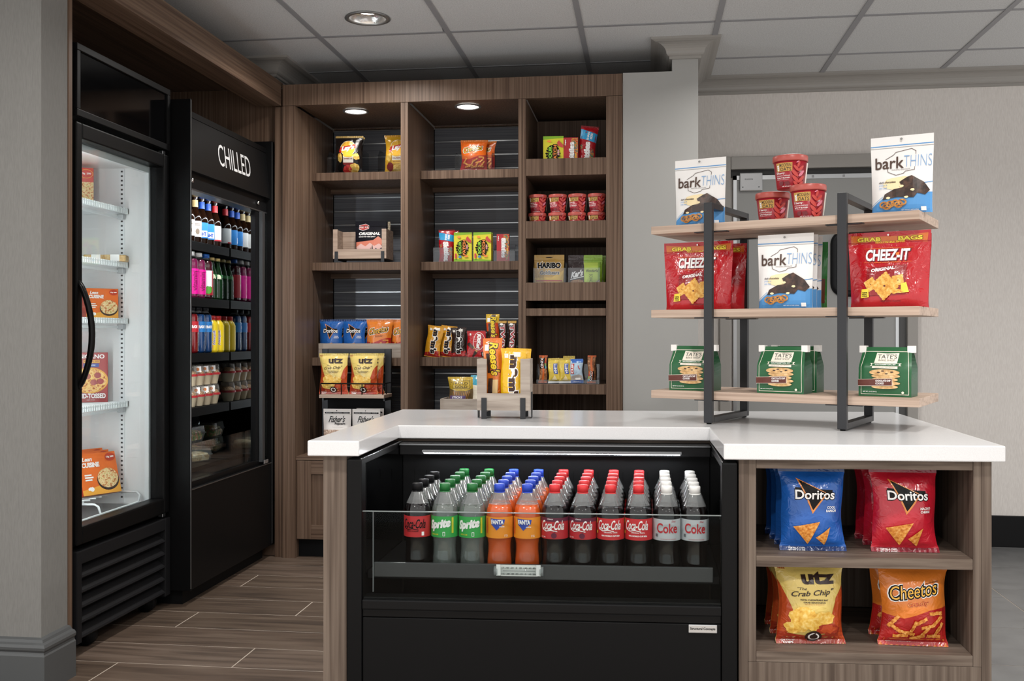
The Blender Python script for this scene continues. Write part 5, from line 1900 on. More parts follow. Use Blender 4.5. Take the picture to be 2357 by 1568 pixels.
def shake(col, accent):
    f = Flat()
    f.text('Nesquik', .008, .075, .075, .02, 1, 0.06, 0.15, rot=PI / 2)
    f.text('Nesquik', .008, .075, .072, .016, 2, 0.02, 0.15, rot=PI / 2)
    f.blob(-.012, .03, .012, .012, 3, seed=2)
    return bottle(SHAKE, .0342, (.012, .135), [plain(col, 0.35), W_, plain('#5b3a8c', 0.4), plain(accent, 0.4)], f, None, plain(col, 0.3), .1, (.0205, .163, .181), plain('#c4262a', 0.4))


SHAKEP = {'banana': shake('#e6c81f', '#d9876b'), 'berry': shake('#e07a7a', '#f0d23a')}


def parfait():
    c = MB().lathe([(.024, 0), (.026, .003), (.036, .048), (.040, .05), (.040, .054)], 24)
    d = MB().lathe([(.040, .0545), (.037, .056), (.033, .09), (.029, .098), (.004, .098)], 24)
    f = Flat()
    f.rect(-.02, .062, .016, .09, 0)
    f.ell(-.002, .076, .008, .008, 1, 14)

    def F(x, y, z):
        r_ = .037 - (y - .056) * .12 + z
        return (r_ * math.sin(x / .035), -r_ * math.cos(x / .035), y)
    lb = MB()
    f.lay(lb, F, 0, step=.008)
    fill = MB().lathe([(.023, .002), (.0345, .047), (.03, .066), (.012, .074)], 20)
    return [('cup', c.mesh('cup', plain('#d9c9ab', 0.4)), None), ('rim_band', MB().lathe([(.0405, .045), (.0405, .0555)], 24, cap=False).mesh('rim_band', plain('#a31f26', 0.4)), None),
            ('dome_lid', d.mesh('dome_lid', clear('dome_plastic', '#f2f2f0', 0.03, 0.05, 0.08, '#ddd6cc')), 'clear dome lid'),
            ('granola', fill.mesh('granola', ramp_mat('granola', ('#6d4a30', '#a57b52', '#d1b188'), (150, 150, 150))), None),
            ('sticker', lb.mesh('sticker', [W_, plain('#d97a2b', 0.4)]), None)]


PARF = parfait()


def clamshell(w=.2, d=.16, h=.07, food='salad'):
    def ring(s, z):
        return [(x * s, y * s, z) for x, y in rrect(-w / 2, w / 2, -d / 2, d / 2, .025, 4)]
    n = len(ring(1, 0))

    def shell(levels):
        vs = [p for s, z in levels for p in ring(s, z)]
        fs = [(j * n + i, j * n + (i + 1) % n, (j + 1) * n + (i + 1) % n, (j + 1) * n + i) for j in range(len(levels) - 1) for i in range(n)]
        fs.append(tuple(range(n - 1, -1, -1)))
        fs.append(tuple((len(levels) - 1) * n + i for i in range(n)))
        return MB().add(vs, fs, 0, False)
    base = shell([(.8, 0), (.84, .004), (.95, h * .5), (1, h * .5), (1, h * .54)])
    lid = shell([(1, h * .545), (.95, h * .56), (.88, h * .95), (.8, h)])
    fd = ramp_mat('salad_mix', ('#4b6a25', '#8fa04a', '#c96a35', '#e3d6b8'), (60, 60, 60), 0.5, 4, pos=[.36, .46, .56, .66]) if food == 'salad' else ramp_mat('sandwich_mix', ('#9a6a3a', '#d6b88a', '#ece0c6'), (50, 50, 50))
    inn = shell([(.76, .006), (.82, h * .4), (.7, h * .62), (.4, h * .72)])
    return [('food', inn.mesh('food', fd), None), ('tray', base.mesh('tray', clear('clam_plastic', '#e9ecec', 0.04, 0.06, 0.10, '#c9cccc')), None), ('lid', lid.mesh('lid', clear('clam_plastic')), 'clear hinged lid')]


# ---------------------------------------------------------------- frozen food cartons
def frozen(w=.14, h=.14, d=.045, col='#d8651c', hi=False):
    ms = [plain(col, 0.35), W_, PASTA, plain('#2a1512', 0.4), plain('#b23518', 0.4), plain('#e8a23a', 0.4)]
    f = Flat()
    f.poly([(-.5 * w, 0), (.5 * w, 0), (.5 * w, .3 * h), (-.5 * w, .12 * h)], 5)
    f.ell(.20 * w, .33 * h, .29 * w, .26 * h, 3, 26)
    f.ell(.20 * w, .37 * h, .27 * w, .24 * h, 2, 26)
    f.text('Lean', -.27 * w, .86 * h, .26 * w, .10 * h, 1, 0.03, 0.25)
    f.text('CUISINE', -.20 * w, .72 * h, .46 * w, .12 * h, 1, 0.05, 0.0)
    f.ell(.34 * w, .87 * h, .14 * w, .10 * h, 4, 18)
    f.text('15g 280', .34 * w, .87 * h, .20 * w, .05 * h, 1, 0.04)
    for k in range(3):
        f.rect(-.40 * w, (.46 - k * .06) * h, (-.22 + (k % 2) * .04) * w, (.495 - k * .06) * h, 1)
    f.blob(-.28 * w, .14 * h, .08 * w, .05 * h, 1, seed=3, amp=.3)
    sd = Flat()
    sd.poly([(-.5 * d, 0), (.5 * d, 0), (.5 * d, h), (-.5 * d, h)], 4)
    sd.text('Lean Cuisine', 0, .75 * h, .4 * h, .25 * d, 1, 0.02, rot=-PI / 2)
    return carton(w, h, d, ms, f, sd)


def mac_box(w=.10, h=.16, d=.08):
    ms = [plain('#b8241c', 0.35), W_, PASTA, plain('#d88a2c', 0.4), plain('#e0b04a', 0.4)]
    f = Flat()
    f.rect(-.5 * w, 0, .5 * w, .62 * h, 2)
    f.ell(.2 * w, .84 * h, .28 * w, .12 * h, 4, 18)
    f.ell(.2 * w, .84 * h, .26 * w, .105 * h, 0, 18)
    f.text('19g  290', .2 * w, .84 * h, .4 * w, .06 * h, 1, 0.04)
    f.text('e', -.36 * w, .72 * h, .16 * w, .14 * h, 1, 0.08)
    return carton(w, h, d, ms, f)


def pizza_box(w=.17, h=.2, d=.03):
    ms = [plain('#8d1a1f', 0.35), W_, PIZZA, plain('#d9a03a', 0.4), plain('#2a3f86', 0.4)]
    f = Flat()
    f.ell(.05 * w, .44 * h, .46 * w, .26 * h, 3, 28)
    f.ell(.05 * w, .44 * h, .42 * w, .235 * h, 2, 28)
    for k, (x, y) in enumerate(((.0, .52), (.25, .54), (.15, .40), (.32, .42), (-.15, .42))):
        f.ell(x * w, y * h, .085 * w, .06 * h, 0, 14)
    f.text('DIGIORNO', .02 * w, .92 * h, .80 * w, .085 * h, 1, 0.03)
    f.rect(-.1 * w, .79 * h, .3 * w, .85 * h, 3)
    f.text('PERSONAL SIZE', .1 * w, .82 * h, .36 * w, .03 * h, 0, 0.03)
    f.rect(-.1 * w, .71 * h, .28 * w, .78 * h, 4)
    f.text('PEPPERONI', .08 * w, .745 * h, .22 * w, .025 * h, 1, 0.02)
    f.text('HAND-TOSSED', .04 * w, .13 * h, .82 * w, .10 * h, 1, 0.04)
    f.text('style crust', .08 * w, .05 * h, .2 * w, .03 * h, 1, 0.0)
    return carton(w, h, d, ms, f)


# ---------------------------------------------------------------- wooden crate on gunmetal legs, for snacks
def crate(name, label, loc, w, d, hf, hb, rz=0.0, leg=0.02, cut=None, t=0.012, mat=None):
    """open-topped board crate; hf front board height, hb wall height"""
    e = thing(name, loc, label, 'crate', rot=(0, 0, rz))
    m = mat or CRATE
    z0 = leg

    def L(nm, mb, mm):
        return link(nm, mb.mesh(nm, mm), e)
    if cut:
        # front board with a U-shaped cut-out of half width cut[0] down to cut[1]
        a, b = cut
        L('front_board', MB().prism([(-w / 2, z0), (w / 2, z0), (w / 2, z0 + hb), (a, z0 + hb), (a, z0 + b), (-a, z0 + b), (-a, z0 + hb), (-w / 2, z0 + hb)], -d / 2, -d / 2 + t, 'y'), m)
    else:
        L('front_board', MB().box(-w / 2, w / 2, -d / 2, -d / 2 + t, z0, z0 + hf, b=.001), m)
    L('back_board', MB().box(-w / 2, w / 2, d / 2 - t, d / 2, z0, z0 + hb, b=.001), m)
    for s in (-1, 1):
        x0, x1 = (-w / 2, -w / 2 + t) if s < 0 else (w / 2 - t, w / 2)
        L('side_board', MB().box(x0, x1, -d / 2 + t + .0003, d / 2 - t - .0003, z0, z0 + hb, b=.001), m)
    L('bottom_board', MB().box(-w / 2 + t, w / 2 - t, -d / 2 + t, d / 2 - t, z0, z0 + .006), m)
    return e


def crate_legs(e, w, d, hleg, xs, up=0.05):
    for x in xs:
        g = link('leg', MB().box(x - .009, x + .009, -d / 2 - .004, -d / 2 - .0005, 0, up, b=.0008).mesh('leg', GUNM), e)
        link('leg', MB().box(x - .009, x + .009, d / 2 + .0005, d / 2 + .004, 0, up, b=.0008).mesh('leg', GUNM), e)
        link('leg_bar', MB().box(x - .009, x + .009, -d / 2 - .0004, d / 2 + .0004, hleg - .006, hleg - .0005).mesh('leg_bar', GUNM), e)


def acrylic_bin(loc, w, d, hf, hb, label, rz=0.0):
    """clear slat-wall bin with low front and sloping sides"""
    e = thing('acrylic_bin', loc, label, 'bin', rot=(0, 0, rz))
    t = .003

    def L(nm, mb):
        return link(nm, mb.mesh(nm, ACRYL), e)
    L('front_pane', MB().box(-w / 2, w / 2, -d / 2, -d / 2 + t, 0, hf))
    L('back_pane', MB().box(-w / 2, w / 2, d / 2 - t, d / 2, 0, hb))
    L('floor_pane', MB().box(-w / 2, w / 2, -d / 2 + t, d / 2 - t, 0, t))
    for s in (-1, 1):
        a, b = (-w / 2, -w / 2 + t) if s < 0 else (w / 2 - t, w / 2)
        L('side_pane', MB().prism([(-d / 2 + t, t), (d / 2 - t, t), (d / 2 - t, hb), (-d / 2 + .3 * d, hb), (-d / 2 + t, hf)], a, b, 'x'))
    return e

# ================================================================ PLACING THE GOODS
RND = random.Random(21)


def jit(a):
    return RND.uniform(-a, a)


ORD = ('front', 'second', 'third', 'fourth', 'fifth')

# ---- soda bottles in the island case
COLS = [('zero', 'black-capped cola bottle with red and black label', '', 4),
        ('sprite', 'clear lemon soda bottle with green cap and label', 'left', 5),
        ('sprite', 'clear lemon soda bottle with green cap and label', 'right', 5),
        ('fanta', 'orange soda bottle with blue cap', 'left', 5),
        ('fanta', 'orange soda bottle with blue cap', 'right', 5),
        ('cherry', 'red-capped cherry cola bottle with cherry label', 'left', 5),
        ('cherry', 'red-capped cherry cola bottle with cherry label', 'right', 5),
        ('coke', 'red-capped cola bottle with plain red label', 'left', 5),
        ('coke', 'red-capped cola bottle with plain red label', 'right', 5),
        ('diet', 'white-capped diet cola bottle with silver label', 'left', 5),
        ('diet', 'white-capped diet cola bottle with silver label', 'right', 5)]
for k, (kind, txt, side, n) in enumerate(COLS):
    x0 = -0.6265 + k * 0.0766
    for r in range(n):
        x = x0 + jit(0.0004)
        lab = '%s, %s row%s' % (txt, ORD[r], (' of the %s column' % side) if side else '')
        place(SODAP[kind], 'soda_bottle', isl(x, 0.105 + r * 0.0765, 0.4662), lab, 'bottle', rz=-0.08 + jit(0.09), group='soda bottles in the island case')

# ---- chip bags in the island cubbies
Z1, Z2 = 0.5314, 0.2794
BLUE = doritos('#1556a8', '#0d2f66', ('COOL', 'RANCH'), w=.178, h=.224, seed=1)
RED = doritos('#b3152a', '#7d1526', ('NACHO', 'CHEESE'), w=.178, h=.224, seed=2)
CRAB = utz(.188, .218, .085, 3)
PUFF = cheetos(.182, .216, .085, 4)
for proto, nm, px, z, n, txt, rz, dv in ((BLUE, 'chips_bag', 1868, Z1, 4, 'blue ranch tortilla chips bag on the upper cubby shelf', 0.02, .078), (RED, 'chips_bag', 2083, Z1, 3, 'red nacho tortilla chips bag on the upper cubby shelf', -0.04, .085),
                                         (CRAB, 'chips_bag', 1864, Z2, 3, 'gold and orange crab potato chips bag in the lower cubby', 0.03, .09), (PUFF, 'chips_bag', 2104, Z2, 2, 'orange and red cheese puffs bag in the lower cubby', -0.03, .095)):
    for r in range(n):
        v = 0.105 + r * dv
        x = atY(px, 771, iy(0.55, 0.105)).x - r * .004
        place(proto, nm, isl(x, v, z), '%s, %s of its row' % (txt, ('front', 'second', 'third', 'rearmost')[r]), 'chips bag', rz=rz + 0.057 + jit(.03), tilt=-0.05, group='chip bags in the island cubbies')

# ---- goods on the display stand
SZW = (0.9332, 1.2002, 1.4782)


def on_stand(proto, nm, px, v, lvl, label, cat, rz=0.0, tilt=0.0, dz=0.0, group=None):
    # find u for the given picture column at depth v on the stand
    R = _ray(px, 771)
    o = SO + _ey * v
    t = (o.x * _ey.x + o.y * _ey.y) / (R[0] * _ey.x + R[1] * _ey.y)
    p = Vector((R[0] * t, R[1] * t, SZW[lvl] + dz))
    return place(proto, nm, p, label, cat, rz=SA + rz, tilt=tilt, group=group)


BARK = barkthins(.178, .226, .055)
BARK2 = barkthins(.178, .234, .055, seed=4)
CZ = cheezit(.238, .226, .075)
OAT = oat_cup(.0535, .105)
TATE = cookie_bag(.152, .147, .078)
on_stand(BARK, 'chocolate_pouch', 1612, .11, 2, 'white and blue dark chocolate pouch at the left of the top board', 'snack pouch', 0.02, 0.0, group='white chocolate pouches')
on_stand(BARK2, 'chocolate_pouch', 2076, .10, 2, 'white and blue dark chocolate pouch at the right of the top board', 'snack pouch', 0.02, 0.0, group='white chocolate pouches')
on_stand(OAT, 'oatmeal_cup', 1778, .20, 2, 'red lidded oatmeal cup, lower left of the pyramid of three', 'cup', 0.25, group='pyramid of red oatmeal cups')
on_stand(OAT, 'oatmeal_cup', 1860, .085, 2, 'red lidded oatmeal cup, lower right of the pyramid of three', 'cup', 0.25, group='pyramid of red oatmeal cups')
on_stand(OAT, 'oatmeal_cup', 1819, .14, 2, 'red lidded oatmeal cup on top of two others', 'cup', 0.25, dz=.1053, group='pyramid of red oatmeal cups')
on_stand(CZ, 'cracker_pouch', 1607, .10, 1, 'red cheese cracker pouch in front, left of the middle board', 'snack pouch', 0.06, group='red cheese cracker pouches')
on_stand(CZ, 'cracker_pouch', 1640, .215, 1, 'red cheese cracker pouch half hidden behind the left one', 'snack pouch', 0.06, group='red cheese cracker pouches')
on_stand(CZ, 'cracker_pouch', 2046, .085, 1, 'red cheese cracker pouch in front, right of the middle board', 'snack pouch', -0.02, group='red cheese cracker pouches')
on_stand(CZ, 'cracker_pouch', 2050, .20, 1, 'red cheese cracker pouch tucked behind the right one', 'snack pouch', 0.0, group='red cheese cracker pouches')
for k in range(3):
    on_stand(BARK2, 'chocolate_pouch', 1808 + 11 * k, .075 + .062 * k, 1, 'white and blue dark chocolate pouch, %s of three on the middle board' % ('foremost', 'second', 'third')[k], 'snack pouch', -0.02, group='white chocolate pouches')
GRP = pouch(.17, .22, .05, 6, [film('#2f8a3e', 0.3), plain('#6a3a22', 0.4)], Flat().rect(-.08, .02, .08, .1, 1))
on_stand(GRP, 'snack_pouch', 1846, .262, 1, 'green pouch peeking out behind the three white pouches', 'snack pouch', 0.0)
on_stand(TATE, 'cookie_bag', 1600, .10, 0, 'green chocolate chip cookie bag at the left of the bottom board', 'cookie bag', 0.02, group='green cookie bags')
on_stand(TATE, 'cookie_bag', 1806, .09, 0, 'green chocolate chip cookie bag in front at mid bottom board', 'cookie bag', -0.06, group='green cookie bags')
on_stand(TATE, 'cookie_bag', 1834, .19, 0, 'green cookie bag mostly hidden behind the middle one', 'cookie bag', -0.02, group='green cookie bags')
on_stand(TATE, 'cookie_bag', 2044, .10, 0, 'green chocolate chip cookie bag at the right of the bottom board', 'cookie bag', -0.04, group='green cookie bags')

# ---- candy crate on the worktop
cr = crate('candy_crate', 'weathered wood candy crate on grey legs, on the worktop', (-0.4755, 3.445, CT), 0.182, 0.115, 0, 0.176, rz=0.03, leg=0.029, cut=(0.058, 0.058), t=0.012)
crate_legs(cr, 0.182, 0.115, 0.029, (-0.0665, 0.0665), 0.072)
for sx in (-1, 1):
    link('side_bracket', MB().box(sx * .0925 - .0012, sx * .0925 + .0012, -.02, .02, 0.001, .09).mesh('side_bracket', GUNM), cr)
place(reeses(.068, .24, .022, 16), 'candy_pack', (-0.513, 3.448, CT + .0355), 'orange peanut butter candy pack standing in the worktop crate', 'candy', rz=0.02, tilt=-0.03, roll=-0.03)
MY = mms('#e6b414', .088, .205, .026, 13, foot='#e6b414')
place(MY, 'candy_pack', (-0.4475, 3.416, CT + .0355), 'bright yellow candy pack in front in the worktop crate', 'candy', rz=0.03, tilt=-0.03, roll=0.02)
place(MY, 'candy_pack', (-0.440, 3.468, CT + .0355), 'bright yellow candy pack behind the other in the worktop crate', 'candy', rz=-0.03, tilt=-0.03, roll=0.04)

# ---- bay 1 (left) of the shelf unit
S1, S2, S3 = 1.9668, 1.4963, 0.9973
xs = lambda px, y: atY(px, 771, y).x
acrylic_bin((xs(799, 5.17), 5.19, S1), .19, .13, .09, .125, 'clear acrylic bin holding the black chips bag, left bay top shelf')
LB = lays('bbq', .15, .205, .05, 5)
place(LB, 'chips_bag', (xs(801, 5.16), 5.175, S1 + .0035), 'black barbecue potato chips bag in a clear bin, front one', 'chips bag', rz=.05, tilt=-.04, group='potato chips bags on the top left shelf')
place(LB, 'chips_bag', (xs(806, 5.22), 5.222, S1 + .0035), 'black barbecue potato chips bag behind the front one', 'chips bag', rz=-.12, tilt=-.02, roll=.03, group='potato chips bags on the top left shelf')
acrylic_bin((xs(915, 5.17), 5.19, S1), .19, .13, .09, .125, 'clear acrylic bin holding the gold chips bag, left bay top shelf')
place(lays('cl', .15, .205, .05, 8), 'chips_bag', (xs(914, 5.16), 5.185, S1 + .0035), 'gold classic potato chips bag cut off by the shelf partition', 'chips bag', rz=.02, tilt=-.04)
ck = crate('jerky_crate', 'pale wood crate of jerky pouches on dark legs, left bay', (xs(833, 5.17), 5.2, S2), .288, .15, 0, .155, leg=.022, cut=(.12, .05), t=.013, mat=PINE)
crate_legs(ck, .288, .15, .022, (-.125, .125), .06)
JK = jerky(.168, .195, .04)
place(JK, 'jerky_pouch', (xs(852, 5.16), 5.165, S2 + .0285), 'black jerky pouch with pink mountains, foremost in the pale crate', 'snack pouch', rz=.02, tilt=-.06, group='jerky pouches')
place(JK, 'jerky_pouch', (xs(858, 5.22), 5.215, S2 + .0285), 'black jerky pouch behind the foremost one in the pale crate', 'snack pouch', rz=-.06, tilt=-.02, group='jerky pouches')
NUTP = pouch(.07, .2, .03, 15, [ramp_mat('nut_clear_bag', ('#6b6358', '#b9ab94', '#ded4c2'), (90, 90, 90), 0.2, 4)], None)
place(NUTP, 'nut_pouch', (xs(881, 5.235), 5.252, S2 + .0285), 'crumpled silvery nut pouch at the right end of the pale crate', 'snack pouch', rz=-.1, tilt=-.05)
cl = crate('chips_crate', 'long pale wood crate of small chip bags, left bay lower shelf', ((XL1 + P1a) / 2 + .012, 5.19, S3), .505, .17, .075, .075, leg=0.0, t=.012)
SB1 = doritos('#1a5aa6', '#12356b', ('COOL', 'RANCH'), w=.13, h=.195, d=.05, seed=6)
SC1 = cheetos(.145, .195, .05, 7)
for i, (pr, px, txt) in enumerate(((SB1, 762, 'small blue ranch chips bag, leftmost in the long pale crate'), (SB1, 815, 'small blue ranch chips bag, second from left in the long crate'), (SC1, 873, 'small orange cheese puffs bag beside the blue bags'), (SC1, 922, 'small orange cheese puffs bag half hidden by the partition'))):
    y = 5.165 if i < 3 else 5.20
    place(pr, 'chips_bag', (xs(px, y) if i < 3 else -1.262, y, S3 + .0065), txt, 'chips bag', rz=(.06, -.04, .02, .05)[i], tilt=-.05, group='small chip bags in the long crate')
for i, (px, pr) in enumerate(((790, SB1), (845, SB1))):
    place(pr, 'chips_bag', (xs(px, 5.23), 5.232, S3 + .0065), ('small blue chips bag behind, between the two front blue ones', 'small blue chips bag behind, next to the orange bag')[i], 'chips bag', rz=.05 * (i - .5), tilt=-.02, group='small chip bags in the long crate')
# black wire rack standing on the base cabinet
ry = 5.03
x0, x1 = xs(741, ry), xs(900, ry)
rk = thing('snack_rack', ((x0 + x1) / 2, 4.95, .5082), 'black metal snack rack with pale wood shelf, standing in the left bay', 'rack')
part('back_frame', B(x0, x0 + .032, ry, ry + .02, .5085, 1.045, b=.002), GUNM, rk)
part('back_frame', B(x1 - .032, x1, ry, ry + .02, .5085, 1.045, b=.002), GUNM, rk)
part('back_frame', B(x0 + .0325, x1 - .0325, ry, ry + .02, 1.008, 1.045, b=.002), GUNM, rk)
part('back_plate', B(x0 + .0325, x1 - .0325, ry + .006, ry + .012, .52, .80), BLACKM, rk)
for z in (.80, .53):
    a, b = xs(735, 4.87), xs(884, 4.87)
    part('rack_shelf', B(a, b, 4.866, ry - .0005, z, z + .017, b=.001), PINE, rk)
    for q in (a + .004, b - .012):
        part('shelf_arm', B(q, q + .008, 4.9, ry - .001, z - .015, z - .0005), GUNM, rk)
a, b = xs(738, 4.87), xs(881, 4.87)
z = .8175
mb = MB()
mb.tube([(a, 5.02, z + .055), (a, 4.872, z + .055), (b, 4.872, z + .055), (b, 5.02, z + .055)], .003, 6)
for q in (a, a + (b - a) / 3, a + 2 * (b - a) / 3, b):
    mb.tube([(q, 4.872, z), (q, 4.872, z + .055)], .003, 6)
mb.tube([(b, 4.94, z), (b, 4.94, z + .055)], .003, 6)
part('wire_guard', mb, BLACKM, rk)
UZ = utz(.15, .205, .055, 9)
place(UZ, 'chips_bag', (xs(769, 4.92), 4.915, z + .0005), 'gold crab potato chips bag, left of two on the black rack', 'chips bag', rz=.05, tilt=-.04, group='crab chip bags on the rack')
place(UZ, 'chips_bag', (xs(838, 4.92), 4.915, z + .0005), 'gold crab potato chips bag, right of two on the black rack', 'chips bag', rz=-.04, tilt=-.04, group='crab chip bags on the rack')
place(UZ, 'chips_bag', (xs(853, 4.98), 4.978, z + .0005), 'gold crab chips bag behind the right one on the rack', 'chips bag', rz=-.1, tilt=-.02, group='crab chip bags on the rack')
FP = popcorn(.145, .195, .05)
zp = .5475
place(FP, 'popcorn_pouch', (xs(776, 4.92), 4.92, zp), 'white popcorn pouch, left of two on the lower rack shelf', 'snack pouch', rz=.02, tilt=-.03, group='popcorn pouches')
place(FP, 'popcorn_pouch', (xs(842, 4.92), 4.922, zp), 'white popcorn pouch, right of two on the lower rack shelf', 'snack pouch', rz=-.02, tilt=-.03, group='popcorn pouches')
place(FP, 'popcorn_pouch', (xs(852, 4.98), 4.976, zp), 'white popcorn pouch behind the right front one', 'snack pouch', rz=-.04, tilt=-.02, group='popcorn pouches')

# ---- bay 2 (middle)
T1, T2, T3 = 1.9688, 1.4963, 1.0008
acrylic_bin((xs(1093, 5.18), 5.2, T1), .195, .14, .08, .1, 'clear acrylic bin with cheese puffs, middle bay top shelf')
SC2 = cheetos(.145, .165, .05, 11, '#cf5f1c')
place(SC2, 'chips_bag', (xs(1090, 5.17), 5.18, T1 + .0035), 'orange cheese puffs bag standing alone in the middle bay bin', 'chips bag', rz=.04, tilt=-.05)
place(SC2, 'chips_bag', (xs(1112, 5.24), 5.235, T1 + .0035), 'orange cheese puffs bag leaning behind in the same bin', 'chips bag', rz=-.35, tilt=-.02, roll=.04)
SK = share_candy(.085, .172, .026, 12, up=False)
SP = sour(.094, .153, .024)
SKC = candy_carton(False, .066, .143, .022)
place(SK, 'candy_bag', (xs(1029, 5.17), 5.165, T2), 'tall red candy bag with blue band, left of the yellow boxes', 'candy', rz=.12, tilt=-.05, roll=-.02)
place(SK, 'candy_bag', (xs(1037, 5.21), 5.213, T2), 'tall red candy bag behind the first, left of the yellow boxes', 'candy', rz=-.1, tilt=-.04)
place(SP, 'candy_box', (xs(1066, 5.15), 5.15, T2), 'yellow sour candy box, left of two in the middle bay', 'candy', rz=.02)
place(SP, 'candy_box', (xs(1111, 5.15), 5.15, T2), 'yellow sour candy box, right of two in the middle bay', 'candy', rz=.0)
place(SP, 'candy_box', (xs(1114, 5.18), 5.18, T2), 'yellow sour candy box just behind the right one', 'candy', rz=.02)
place(SKC, 'candy_box', (xs(1158, 5.15), 5.155, T2), 'slim red candy box beside the yellow boxes, middle bay', 'candy', rz=.02)
acrylic_bin((xs(1025, 5.2), 5.20, T2), .10, .145, .075, .09, 'clear acrylic bin around the red candy bags, middle bay')
acrylic_bin((xs(1165, 5.2), 5.205, T2), .11, .145, .055, .09, 'clear acrylic bin around the slim red candy box')
MO = mms('#d89a22', .086, .165, .025, 20, foot='#a8201f', letter='#1f120e')
MB_ = mms('#2c1a14', .084, .155, .025, 21, foot='#a8201f', letter='#1a100d')
place(MO, 'candy_pack', (xs(994, 5.15), 5.145, T3), 'yellow and red peanut candy pack, leftmost on the candy shelf', 'candy', rz=.05, tilt=-.08, roll=.14)
place(MO, 'candy_pack', (xs(1025, 5.17), 5.178, T3), 'yellow and red peanut candy pack, second on the candy shelf', 'candy', rz=.0, tilt=-.08, roll=.12)
place(MO, 'candy_pack', (xs(1000, 5.20), 5.205, T3), 'yellow peanut candy pack behind the leftmost one', 'candy', rz=.05, tilt=-.08, roll=.08)
place(MB_, 'candy_pack', (xs(1057, 5.15), 5.145, T3), 'dark brown chocolate candy pack between yellow and red ones', 'candy', rz=.02, tilt=-.08, roll=-.02)
place(kitkat(.098, .138, .018), 'candy_pack', (xs(1097, 5.15), 5.14, T3), 'red wafer candy pack marked king size, middle bay', 'candy', rz=.02, tilt=-.06)
place(reeses(.07, .225, .024, 22, '#cf4a1c', '#d9b01c'), 'candy_pack', (xs(1134, 5.18), 5.185, T3), 'tall yellow-topped orange candy pack behind the worktop crate', 'candy', rz=.04, tilt=-.05)
TX = twix(.046, .19, .024)
place(TX, 'candy_pack', (xs(1157, 5.17), 5.165, T3), 'brown and red caramel bar pack, left of two', 'candy', rz=.05, tilt=-.06)
place(TX, 'candy_pack', (xs(1179, 5.17), 5.168, T3), 'brown and red caramel bar pack, right of two', 'candy', rz=-.03, tilt=-.06)
# tiered grey crate with pretzels below, standing on the base cabinet
x0 = xs(1013, 5.0)
cw = .39
tc = crate('snack_crate', 'grey wood snack crate in the middle bay behind the worktop', (x0 + cw / 2, 5.085, .5082), cw, .17, .062, .062, leg=.222, t=.012)
for sx in (-1, 1):
    for sy in (-1, 1):
        link('leg', MB().box(sx * (cw / 2 - .012) - .01, sx * (cw / 2 - .012) + .01, sy * .075 - .004, sy * .075 + .004, 0.0005, .2215).mesh('leg', GUNM), tc)
place(pretzels(.14, .165, .05), 'pretzel_bag', (xs(1062, 5.06), 5.06, .5082 + .2285), 'clear and gold pretzel sticks bag in the grey crate', 'chips bag', rz=.02, tilt=-.05)
place(tealbag(.14, .175, .05), 'snack_bag', (xs(1115, 5.07), 5.065, .5082 + .2285), 'teal-topped cream snack bag in the grey crate', 'chips bag', rz=.04, tilt=-.05)
place(SC1, 'chips_bag', (xs(1055, 5.06), 5.03, .5086), 'orange chips bag under the grey crate, left one', 'chips bag', rz=.03, tilt=-.03)
place(SC1, 'chips_bag', (xs(1122, 5.06), 5.035, .5086), 'orange chips bag under the grey crate, right one', 'chips bag', rz=-.02, tilt=-.03)

# ---- bay 3 (right)
t1, t2, t3, t4 = 1.9284, 1.6244, 1.3229, .8783
yb = 4.915
place(sour(.10, .163, .024), 'candy_box', (xs(1274, yb), yb, t1), 'yellow sour candy box in the top right tray', 'candy', rz=.03)
place(sour(.10, .160, .024), 'candy_box', (xs(1281, yb + .03), yb + .03, t1), 'yellow sour candy box behind the one in the top right tray', 'candy', rz=.0)
place(candy_carton(True, .072, .155, .02), 'candy_box', (xs(1314, yb), yb, t1), 'red candy box in the top right tray beside the yellow one', 'candy', rz=.02)
place(share_candy(.088, .215, .028, 31), 'candy_bag', (xs(1347, yb), yb + .012, t1), 'tall red candy bag with blue band in the top right tray', 'candy', rz=.05, tilt=-.04, roll=.1)
OATS = oat_cup(.0435, .0893)
for i, px in enumerate((1237, 1283, 1328, 1373)):
    for j in range(2):
        place(OATS, 'oatmeal_cup', (xs(px, 4.905) + j * .002, 4.905, t2 + j * .0896), 'red oatmeal cup in the tray, %s column from left, %s cup' % (('first', 'second', 'third', 'fourth')[i], ('lower', 'upper')[j]), 'cup', rz=-.05 + jit(.12), group='oatmeal cups in the shelf tray')
place(gummies(.148, .188, .04), 'gummy_pouch', (xs(1264, yb), yb, t3), 'gold gummy candy pouch in the right bay tray', 'snack pouch', rz=.02, tilt=-.04)
place(trailmix(.085, .185, .035), 'nut_pouch', (xs(1328, yb), yb, t3), 'dark brown trail mix pouch beside the green pouch', 'snack pouch', rz=.06, tilt=-.04)
PS = pistachio(.095, .185, .035)
place(PS, 'nut_pouch', (xs(1364, yb), yb, t3), 'bright green pistachio pouch at the right of the tray, front', 'snack pouch', rz=-.04, tilt=-.04)
place(PS, 'nut_pouch', (xs(1372, yb + .05), yb + .05, t3), 'bright green pistachio pouch behind the front one', 'snack pouch', rz=-.12, tilt=-.03)
acrylic_bin((xs(1266, 4.9), yb + .005, t3), .158, .10, .12, .15, 'clear acrylic bin around the gold gummy pouch')
acrylic_bin((xs(1345, 4.9), yb + .02, t3), .155, .13, .12, .15, 'clear acrylic bin around the nut pouches')
yk = 4.885
place(kind_bar(True), 'snack_bar', (xs(1250, yk), yk, t4 + .0035), 'orange and black nut bar, leftmost in the bar bin', 'snack bar', rz=.05, tilt=-.04)
